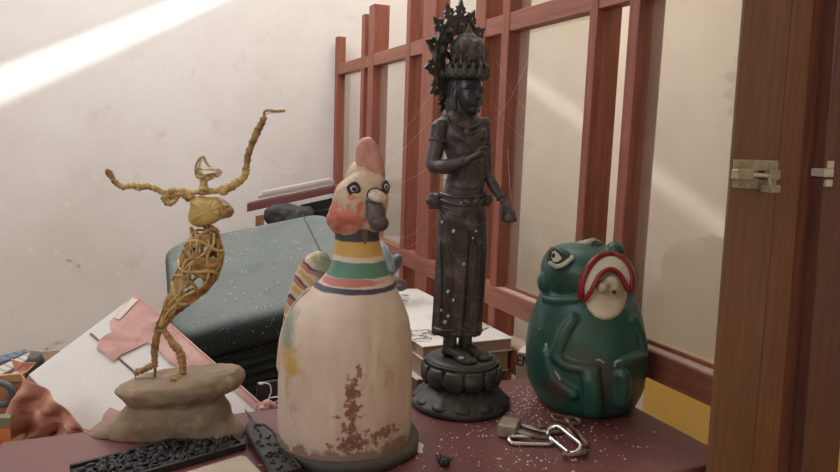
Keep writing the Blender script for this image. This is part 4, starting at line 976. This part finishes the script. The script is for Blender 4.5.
# ------------------------------------------------------------------ stone block and wire dancer
F = Fr(175, 432)
st = MB()
rows = [(0.0, (91, 462), (247, 452), .044), (0, (93, 448), (244, 442), .047), (0, (104, 430), (236, 428), .049), (0, (118, 414), (230, 416), .048), (0, (128, 405), (228, 404), .042), (0, (133, 402), (224, 399), .038), (0, (130, 400), (222, 396), .041), (0, (122, 392), (232, 388), .050), (0, (118, 387), (239, 380), .053), (0, (126, 382), (239, 372), .050), (0, (142, 378), (238, 368), .038)]
rings = []
for i, (_, l_, r_, dpt) in enumerate(rows):
    L_ = F.p(*l_); R_ = F.p(*r_)
    if i == 0: L_.z = R_.z = 0.0
    ring_ = []
    for k in range(56):
        a = 2*math.pi*k/56; cx = math.copysign(abs(math.cos(a))**.75, math.cos(a)); sy_ = math.copysign(abs(math.sin(a))**.75, math.sin(a))
        t = (cx+1)/2; q_ = L_.lerp(R_, t); ring_.append(Vector((q_.x, dpt*sy_, max(q_.z, 0))))
    rings.append(ring_)
for v_ in rings[0]: v_.z = 0
rings = [r_ for i, r_ in enumerate(rings) if i == 0 or min(q_.z for q_ in r_) > 0.004]
st.loft(rings); st.ell(F.p(229, 379), (.021, .045, .0175), Matrix.Rotation(math.radians(-10), 3, 'Y'))
stone = thing('stone_block', 'sandy brown waisted stone block under the wire dancer', 'stone', fr=F)
so = st.build('stone_body', Mat('sandstone', (146, 126, 104), 0.85).mottle((116, 98, 78), 9, .38, .62).mottle((170, 152, 128), 18, .55, .75).mottle((112, 92, 74), 30, .62, .8, (1, 1, 3)).bump(60, .5, .002).bump(15, .4, .005).m, stone, remesh=.003, iters=2, disp=.006, dscale=.02)
dn = thing('wire_dancer', 'small golden dancer of bound wire and leaf metal, one arm raised, on the stone block', 'dancer figure', fr=F)
m_gold = Mat('gold_leaf', (200, 174, 116), 0.5, 0.2).mottle((140, 110, 66), 40, .45, .65).mottle((212, 194, 148), 55, .55, .72).bump(110, .6, .0015).m
m_rustg = Mat('rusty_gold', (172, 138, 90), 0.6, 0.15).mottle((112, 80, 48), 45, .45, .65).mottle((186, 158, 110), 60, .56, .75).bump(120, .6, .0015).m
m_silv = Mat('bare_metal_leaf', (206, 192, 168), 0.4, .3).mottle((150, 130, 100), 60, .5, .65).bump(90, .5, .001).m
def Wd(pts, r, nm, mat=m_gold, par=dn, dy=0, wraps=True, n=6, seg=8, jit=.0012):
    P_ = curve_pts([F.p(p[0], p[1], p[2] if len(p) > 2 else dy) for p in pts], n); rr = []
    if hasattr(r, '__len__'): tb_ = [(i/(len(r)-1), v_) for i, v_ in enumerate(r)]
    for k, q_ in enumerate(P_):
        b_0 = interp(tb_, k/(len(P_)-1))[0] if hasattr(r, '__len__') else r
        rr.append(b_0*(1+.28*noise.noise(q_*160))); q_ += Vector((noise.noise(q_*70), noise.noise(q_*70+Vector((5, 0, 0))), noise.noise(q_*70+Vector((0, 9, 0)))))*jit
    mb_ = MB().tube(P_, rr, seg)
    if wraps:
        for k in range(1, len(P_)-1, 1):
            q_ = P_[k]; t_ = (P_[k+1]-P_[k-1]).normalized(); u_ = t_.orthogonal().normalized(); v_ = t_.cross(u_); a0 = k*2.1
            mb_.tube([q_+(u_*math.cos(a0+s_)+v_*math.sin(a0+s_))*rr[k]*1.05+t_*s_*.0012 for s_ in (0, .8, 1.6, 2.4, 3.2)], .0009, 5)
    return mb_.build(nm, mat, par)
Wd([(194, 293), (184, 302), (172, 312), (163, 322), (160, 330)], (.010, .009, .0075, .006, .005), 'hip_stem', m_rustg)
Wd([(163, 318), (158, 332), (155, 345), (154.5, 360), (155, 366)], (.006, .0052, .0056, .0048, .003), 'leg', m_rustg)
Wd([(155, 364), (149, 367), (141, 371), (136, 371.5)], (.0035, .0048, .0046, .003), 'foot', m_rustg)
Wd([(156, 362), (155, 370), (154.5, 379)], .0022, 'leg_wire', m_rustg, wraps=False)
Wd([(136, 371), (135, 376), (137, 381), (142, 381.5, -.004)], .0009, 'toe_wire', m_rustg, wraps=False)
Wd([(161, 322), (165, 332), (171, 341), (175, 346)], (.0042, .0042, .005, .0062), 'leg', m_rustg)
Wd([(174, 344), (180, 352), (182, 362), (183, 372), (182, 378)], (.0065, .0068, .0062, .005, .0028), 'leg', m_rustg)
MB().ell(F.p(176.5, 377.5, -.022), (.0085, .013, .0042), Matrix.Rotation(.25, 3, 'Y')).build('foot', m_rustg, dn, disp=.003, dscale=.01)
# skirt of looped wires: open basket round the hips
AX = [((204, 229), .015), ((205, 237), .0195), ((204, 247), .0265), ((203, 257), .030), ((198, 269), .029), ((191, 281), .0255), ((183, 292), .0195), ((175, 303), .0135), ((168, 313), .0085), ((162, 325), .0055)]
ctr = [F.p(*c_) for c_, _ in AX]; rad_ = [r_*1.0 for _, r_ in AX]
def bk(t, a, out=0):
    f_ = t*(len(AX)-1); i_ = min(int(f_), len(AX)-2); u_ = f_-i_; c_ = ctr[i_].lerp(ctr[i_+1], u_); r_ = rad_[i_]*(1-u_)+rad_[i_+1]*u_+out
    d_ = (ctr[i_+1]-ctr[i_]).normalized(); e1 = Vector((0, 1, 0)); e2 = d_.cross(e1).normalized(); return c_+e2*r_*math.cos(a)+e1*r_*.85*math.sin(a)
rnd = random.Random(3)
for k in range(16):
    a0 = k*math.pi/8; tw = rnd.uniform(-1.3, 1.3); s0 = rnd.uniform(0, .12)
    P_ = [bk(s0+(1-s0)*i/16, a0+tw*i/16+.25*math.sin(i*.9+k), rnd.uniform(-.0015, .0015)) for i in range(17)]
    P_ = curve_pts(P_, 2); MB().tube(P_, [.0029*(1+.4*noise.noise(q_*150)) for q_ in P_], 7, flat=.7).build('skirt_wire', m_gold if k % 3 else m_rustg, dn)
for k in range(7):
    t0_ = .06+k*.125; P_ = [bk(min(.98, max(0.01, t0_+.05*math.sin(i*.7+k*2))), i*math.pi/9, .0006) for i in range(18)]
    MB().tube(P_, [.0026*(1+.4*noise.noise(q_*150)) for q_ in P_], 7, closed=True).build('skirt_hoop', m_gold if k % 2 else m_rustg, dn)
# leaf sheets closing parts of the basket
for (t0_, t1_, a0, a1) in ((.14, .30, -3.0, -1.9), (.30, .46, -1.7, -.6), (.50, .66, -2.6, -1.5), (.18, .5, .2, 1.2), (.62, .98, -2.6, .6), (.30, .48, 2.6, 4.2), (.05, .16, -2.4, -.9), (.44, .7, -.9, .5)):
    sheet_grid(lambda s_, t, A=(t0_, t1_, a0, a1): bk(A[0]+(A[1]-A[0])*s_, A[2]+(A[3]-A[2])*t+.2*math.sin(s_*7), .0004+.0022*noise.noise(Vector((s_*5, t*5, 2)))), 12, 14, .0012).build('skirt_leaf', m_rustg, dn)
Wd([(191, 228), (193, 236), (193, 247)], .0028, 'waist_wire', m_rustg); Wd([(208, 226), (216, 230), (219, 240), (218, 250)], .003, 'waist_wire', m_rustg); Wd([(192, 232), (203, 238), (216, 244)], .003, 'waist_wire', m_gold); Wd([(216, 229), (206, 236), (196, 243)], .0022, 'waist_wire', m_silv)
Wd([(203, 226), (212, 235), (217, 243)], .0024, 'waist_wire', m_rustg)
# gold breast plate
sh = [(190, 199), (200, 196), (211, 197), (219, 197), (224, 203), (232, 207), (234, 211), (231, 217), (222, 219), (215, 223), (203, 227), (195, 226), (189, 222), (188, 215), (190, 207)]
P_ = curve_pts([Vector((x, y, 0)) for x, y in sh], 3, True); cx_ = 208; cy_ = 211
rings = []
for (s_, dy_) in ((.2, -.0105), (.5, -.010), (.8, -.0085), (.94, -.005), (1.0, 0), (.94, .005), (.6, .008), (.2, .009)):
    rings.append([F.p(cx_+(q_.x-cx_)*s_, cy_+(q_.y-cy_)*s_, dy_+.002*noise.noise(Vector((q_.x*.2, q_.y*.2, 1)))) for q_ in P_])
MB().loft(rings).build('breast_plate', Mat('smooth_gold', (196, 172, 106), .45, .2).mottle((174, 146, 84), 20).mottle((112, 84, 44), 45, .62, .74).bump(60, .4, .001).m, dn)
MB().ell(F.p(226, 212, -.014), (.011, .009, .008)).build('breast_knob', m_rustg, dn, disp=.006, dscale=.006, sub=2)
MB().tube([F.p(220, 199, -.010), F.p(226, 203, -.013), F.p(231, 207, -.010)], .0022, 6).build('bare_edge', m_silv, dn)
# neck and head of folded scraps
Wd([(204, 193), (204, 186), (204, 180)], (.0072, .0055, .0062), 'neck', m_gold)
MB().tube([F.p(201, 189, -.006), F.p(207, 189, -.006)], .004, 8).build('neck_collar', m_gold, dn)
hd_ = MB()
for (px, py, dy, r, rt_) in ((202, 172, -.002, (.0125, .009, .0055), .35), (209, 171, -.004, (.012, .007, .004), -.1), (205, 176, -.006, (.009, .008, .0035), -.5), (214, 173, .0, (.009, .007, .0045), .5), (199, 176, 0, (.0055, .006, .004), .2), (210, 178, -.004, (.007, .006, .003), -.3)):
    hd_.ell(F.p(px, py, dy), r, Matrix.Rotation(rt_, 3, 'Y'), seg=12, rg=8)
hd_.build('head', m_gold, dn, disp=.007, dscale=.008, sub=1)
Wd([(195.5, 174), (196, 165), (199, 159), (203, 157), (206, 162), (210, 167), (214, 169)], .0019, 'head_loop', m_gold, wraps=False)
Wd([(199, 168), (200, 162), (202, 160)], .0013, 'head_loop', m_silv, wraps=False)
MB().prism([F.p(213, 170, -.006), F.p(219, 168, -.006), F.p(223, 172, -.004), F.p(219, 178, -.006), F.p(216, 175, -.006)], .002).build('bare_scrap', m_silv, dn, False)
MB().prism([F.p(199, 170, -.011), F.p(213, 168, -.012), F.p(218, 172, -.012), F.p(204, 174.5, -.013)], .0015).build('bare_scrap', m_silv, dn, False)
# shoulders and arms
Wd([(170, 196), (182, 193), (196, 192.5), (212, 191), (222, 189), (232, 186)], (.003, .0036, .0038, .004, .005, .005), 'shoulder_wire', m_gold)
Wd([(176, 200), (170, 203), (165, 200), (166, 194), (174, 190), (182, 190.5), (190, 195), (194, 200)], (.0036, .0045, .0045, .004, .004, .004, .003), 'shoulder_coil', m_gold)
Wd([(178, 198), (173, 199), (171, 196), (175, 194), (182, 196), (188, 200)], .0028, 'shoulder_coil', m_rustg)
Wd([(168, 196), (160, 191), (151, 187), (141, 186.5), (131, 185)], (.0045, .004, .0046, .0042, .0044), 'arm', m_gold)
Wd([(158, 191), (148, 184.5), (138, 189), (130, 184)], (.003, .003, .003), 'arm_twist', m_silv, wraps=False)
Wd([(131, 185), (123, 187), (117, 184), (113, 179), (110, 173)], (.0042, .0045, .0036, .0034, .0045), 'arm', m_gold)
MB().ell(F.p(109, 173.5), (.0045, .004, .008), Matrix.Rotation(-.45, 3, 'Y')).build('hand', m_rustg, dn, disp=.002, dscale=.006)
Wd([(222, 192), (230, 187), (238, 182), (244, 176), (246, 170)], (.0062, .0058, .0055, .005, .0045), 'arm', m_gold)
Wd([(244, 178), (246, 165), (249, 152), (254, 138), (260, 126), (264, 118)], (.0045, .0042, .0046, .0052, .005, .004), 'arm', m_rustg)
Wd([(264, 118), (265, 112), (270, 110.5), (277, 111), (284, 111)], (.0022, .0018, .0018, .0022, .0024), 'hand', m_rustg, wraps=False)
Wd([(265, 117), (268, 113.5), (274, 112.5)], .0008, 'hand_wire', m_gold, wraps=False)
MB().ell(F.p(283, 110), (.0042, .003, .0022)).build('finger_tip', m_silv, dn)

# ------------------------------------------------------------------ small things on the table
# carved black panel in front of the stone
A = onZ(96, 492, TZ); B = onZ(245, 449, TZ); C_ = onZ(208, 429, TZ)
pn = thing('carved_panel', 'narrow black carved wooden panel with leaf relief lying before the stone block', 'carved panel', loc=((A+B)/2))
u_ = (B-A).normalized(); v_ = Vector((-u_.y, u_.x, 0)); Lp = .215; Wp = abs((C_-B).dot(v_))*.84
pn.location = B - u_*Lp/2 + v_*(Wp/2-.004); pn.rotation_euler = (0, 0, math.atan2(u_.y, u_.x))
m_carv = Mat('black_carving', (34, 32, 32), 0.5).mottle((56, 52, 50), 40, .5, .7).bump(140, .5, .001).m
MB().bx(-Lp/2, Lp/2, -Wp/2, Wp/2, 0, .006).build('panel_board', m_carv, pn, False, bevel=.001)
for y_ in (-Wp/2+.003, Wp/2-.003): MB().bx(-Lp/2, Lp/2, y_-.003, y_+.003, .006, .0105).build('panel_border', m_carv, pn, False, bevel=.001)
MB().bx(Lp/2-.005, Lp/2, -Wp/2+.006, Wp/2-.006, .006, .0105).build('panel_border', m_carv, pn, False, bevel=.001)
rl = MB(); rnd = random.Random(5)
for k in range(230):
    x_ = -Lp/2+.008+rnd.random()*(Lp-.018); y_ = (rnd.random()-.5)*(Wp-.016); a = rnd.random()*6.28
    rl.ell((x_, y_, .007), (.0055+.002*rnd.random(), .0024, .0035+.002*rnd.random()), Matrix.Rotation(a, 3, 'Z') @ Matrix.Rotation(.4, 3, 'X'), seg=8, rg=6)
rl.build('leaf_relief', m_carv, pn)
# black pointed carving
A = onZ(245, 417, TZ); B = onZ(288, 480, TZ); u_ = (B-A).normalized(); L_ = (B-A).length
sp = thing('pointed_carving', 'black pierced pointed carving lying left of the rooster', 'carving', loc=A); sp.rotation_euler = (0, 0, math.atan2(u_.y, u_.x))
mb = MB().tube([(0, 0, .012), (.03, .0, .012), (.075, .0, .009)], [.001, .0025, .004], 8)
out_ = [(.045, -.003), (.065, -.016), (.10, -.021), (L_, -.023), (L_, .020), (.12, .014), (.085, .010), (.06, .006)]
mb.prism([(x, y, .006) for x, y in out_], .007, direction=(0, 0, 1))
for y_, s_ in ((-.0215, 1), (.0165, 1)): mb.tube([(.07, y_*.7, .013), (.10, y_*.95, .014), (L_, y_, .014)], .0022, 6)
mb.build('carved_blade', m_carv, sp, False)
rl = MB()
for k in range(46):
    x_ = .07+rnd.random()*(L_-.075); y_ = (rnd.random()-.5)*.03*min(1, (x_-.04)/.05); rl.ell((x_, y_, .013), (.004, .0018, .003), Matrix.Rotation(rnd.random()*6.28, 3, 'Z'), seg=8, rg=6)
rl.build('leaf_relief', m_carv, sp)
MB().bx(.05, L_, -.012, .010, 0, .006).build('backing', m_carv, sp, False, bevel=.002)
# pale sheet at the bottom edge
c4 = [onZ(181, 473.5, TZ+.0045), onZ(210, 500, TZ+.0045), onZ(272, 484, TZ+.0045), onZ(246, 456.5, TZ+.0045), onZ(240, 455.5, TZ+.0045)]
o = MB().prism([q_-Vector((0, 0, .004)) for q_ in c4], .004, direction=(0, 0, 1)).build('pale_card', Mat('pale_card', (184, 168, 148), .55).mottle((168, 152, 132), 10).m, None, False)
tag(o, 'pale beige card at the bottom edge below the carved black panel', 'card')
# small dry husk
F = Fr(444, 466)
e = thing('dried_husk', 'small dark spiky dried husk at the bottom edge of the photo', 'husk', fr=F)
mb = MB().ell((0, 0, .006), (.009, .008, .006))
for k in range(9):
    a = k*.7; mb.tube([(0, 0, .006), (.008*math.cos(a), .008*math.sin(a), .010+.002*math.sin(k*3)), (.012*math.cos(a), .012*math.sin(a), .011+.004*math.sin(k*5))], [.003, .0022, .001], 6)
mb.build('husk_shell', m_carv, e)
# padlock with chain
F = Fr(513, 436)
pk = thing('padlock', 'worn brass-grey padlock lying on its side in front of the statue', 'padlock', fr=F)
m_lock = Mat('worn_brass', (158, 146, 128), .45, .35).mottle((112, 98, 80), 30).mottle((176, 164, 144), 50, .58, .72).bump(80, .2, .0005).m
p0, p1, p2 = onZ(499, 431, TZ), onZ(517, 439, TZ), onZ(529, 427, TZ)
u_ = (p2-p1).normalized(); 
# body axes in local frame
loc = lambda P: Vector(((P-F.c).x*math.cos(YAW)-(P-F.c).y*math.sin(YAW), (P-F.c).x*math.sin(YAW)+(P-F.c).y*math.cos(YAW), (P-F.c).z))
A_ = math.radians(-18); Ru = Matrix.Rotation(A_, 3, 'Z'); bc = Vector((-.006, .004, .001))
MB().box(bc+Vector((0, 0, .0115)), (.030, .038, .021), Ru).build('lock_body', m_lock, pk, False, bevel=.0028)
MB().box(bc+Ru @ Vector((-.0155, 0, .0105)), (.002, .028, .015), Ru).build('lock_cap', m_lock, pk, False, bevel=.001)
a0 = bc+Ru @ Vector((.013, .0125, .012)); a1 = bc+Ru @ Vector((.013, -.0125, .012)); ux = Ru @ Vector((1, 0, 0)); uy = Ru @ Vector((0, 1, 0)); m_ = (a0+a1)/2
mid = [m_+ux*.036+ux*(.0125*math.cos(t))+uy*(.0125*math.sin(t))-Vector((0, 0, .004)) for t in [math.pi/2-math.pi*k/10 for k in range(11)]]
MB().tube([a0]+mid+[a1], .0037, 12).build('shackle', Mat('shackle_steel', (140, 136, 128), .3, .85).mottle((108, 98, 86), 40).m, pk)
def link(c_, ang, half, wid, tilt, roll, mat, lab, r=.0034):
    c_ = onZ(*c_, TZ); c_ = Vector((c_.x, c_.y, 0)); pts = []
    for k in range(12): t = -math.pi/2+math.pi*k/11; pts.append(Vector((half+wid*math.cos(t), wid*math.sin(t), 0)))
    for k in range(12): t = math.pi/2+math.pi*k/11; pts.append(Vector((-half+wid*math.cos(t), wid*math.sin(t), 0)))
    R_ = Matrix.Rotation(ang, 3, 'Z') @ Matrix.Rotation(tilt, 3, 'Y') @ Matrix.Rotation(roll, 3, 'X')
    P_ = [R_ @ q_ for q_ in pts]; zmin = min(q_.z for q_ in P_)
    e = MB().tube(P_, r, 10, closed=True).build('chain_link', mat, None); e.location = (c_.x, c_.y, TZ+r-zmin)
    tag(e, lab, 'chain link', 'padlock chain links')
Y0_ = -YAW
link((530, 444), Y0_+.02, .024, .0085, 0.0, .25, m_chrome, 'bright long steel chain link lying under the padlock shackle')
link((563, 447), Y0_-1.12, .023, .0115, .10, .55, m_chrome, 'shiny steel chain link standing slanted just right of the shackle end')
link((577, 442), Y0_+1.75, .016, .0095, -.1, .35, m_rust, 'half-rusted chain link at the front right of the small heap')
link((575, 457), Y0_+.55, .012, .008, 0.05, -.3, m_rust, 'partly bright chain link nearest to the bottom edge of the photo')
link((569, 432), Y0_+1.45, .015, .008, .25, .9, m_rust, 'rusty upright chain link behind the slanted bright link')
link((566, 425), Y0_+.3, .017, .0085, .2, .2, m_rust, 'rusty chain link at the back of the heap nearest the frog')
link((548, 433), Y0_+.35, .017, .009, .0, .2, m_rust, 'brown rusty chain link between padlock shackle and upright link')
# paint flakes and dust
rnd = random.Random(11)
def flake(mb_, c_, s_, n=6):
    a0 = rnd.random()*6; pts = [c_+Vector((math.cos(a0+2*math.pi*k/n)*s_*rnd.uniform(.5, 1.1), math.sin(a0+2*math.pi*k/n)*s_*rnd.uniform(.5, 1.1), 0)) for k in range(n)]
    mb_.prism(pts, .0006, direction=(0, 0, 1))
m_fl = Mat('paint_flake', (222, 216, 208), .7).m
fk = MB()
cl_ = [(500, 412, 40, 16, 90), (520, 405, 30, 14, 110), (545, 420, 60, 14, 130), (480, 440, 90, 25, 70), (590, 440, 80, 25, 60), (440, 450, 60, 20, 40), (540, 460, 120, 12, 50), (330, 465, 200, 8, 25), (660, 440, 50, 20, 10), (535, 395, 18, 12, 60)]
for cx, cy, sx, sy_, n in cl_:
    for k in range(n):
        q_ = onZ(cx+rnd.gauss(0, .5)*sx, cy+rnd.gauss(0, .6)*sy_, TZ+.0001)
        if X0+.01 < q_.x < X1-.01 and Y0+.01 < q_.y < Y1-.01: flake(fk, q_, rnd.choice((.0006, .0008, .001, .0014, .002)))
tag(fk.build('paint_flakes', m_fl, None, False), 'white paint flakes and crumbs scattered over the maroon table top', 'flakes', kind='stuff')
fk = MB(); pts = [onZ(x, y, TZ+.0002) for x, y in ((410, 439), (414, 441), (419, 442), (424, 446), (422, 449), (423, 453), (418, 453.5), (414, 448), (411, 445))]
tag(fk.prism(pts, .001, direction=(0, 0, 1)).build('plaster_flake', m_fl, None, False), 'large white plaster flake beside the rooster base', 'flake')
sc_ = MB()
for cx, cy, sx, sy_, n in ((75, 262, 9, 5, 16), (118, 268, 5, 4, 12), (150, 268, 12, 3, 8), (70, 260, 2, 8, 5), (60, 341, 14, 2, 14), (285, 172, 8, 1, 6), (40, 350, 25, 3, 8)):
    for k in range(n):
        c_ = onY(cx+rnd.gauss(0, .7)*sx, cy+rnd.gauss(0, .7)*sy_, 2.8995); a0 = rnd.random()*6; q_s = rnd.uniform(.003, .009)
        sc_.prism([c_+Vector((math.cos(a0+k2)*q_s*rnd.uniform(.5, 1.4), 0, math.sin(a0+k2)*q_s*rnd.uniform(.3, .8))) for k2 in range(6)], .0005, direction=(0, -1, 0))
tag(sc_.build('wall_scuffs', m_fl, None, False), 'small white scuffs and paint chips low on the plaster wall', 'scuffs', kind='stuff')
# cobwebs hanging between statue, rooster and partition
wb = MB()
def P3(px, py, y_): return onY(px, py, y_)
webs = [((388, 252, 1.5), (444, 214, 1.1)), ((398, 236, 1.6), (438, 200, 1.1)), ((378, 190, 1.0), (432, 166, 1.03)), ((384, 165, 1.0), (430, 120, 1.03)), ((384, 150, .98), (430, 96, 1.03)),
        ((495, 120, 1.05), (528, 60, 1.2)), ((490, 100, 1.05), (540, 150, 1.18)), ((512, 205, 1.0), (508, 150, 1.2)), ((496, 60, 1.1), (526, 110, 1.18))]
for a, b in webs:
    a, b = P3(*a), P3(*b); L_ = (b-a).length
    wb.tube([a.lerp(b, t)+Vector((0, 0, -.05*L_*math.sin(math.pi*t))) for t in (0, .25, .5, .75, 1)], .00018, 4)
tag(wb.build('cobwebs', Mat('cobweb', (206, 200, 194), .8).m, None), 'fine cobweb threads between bronze statue, rooster and wooden partition', 'cobweb', kind='stuff')
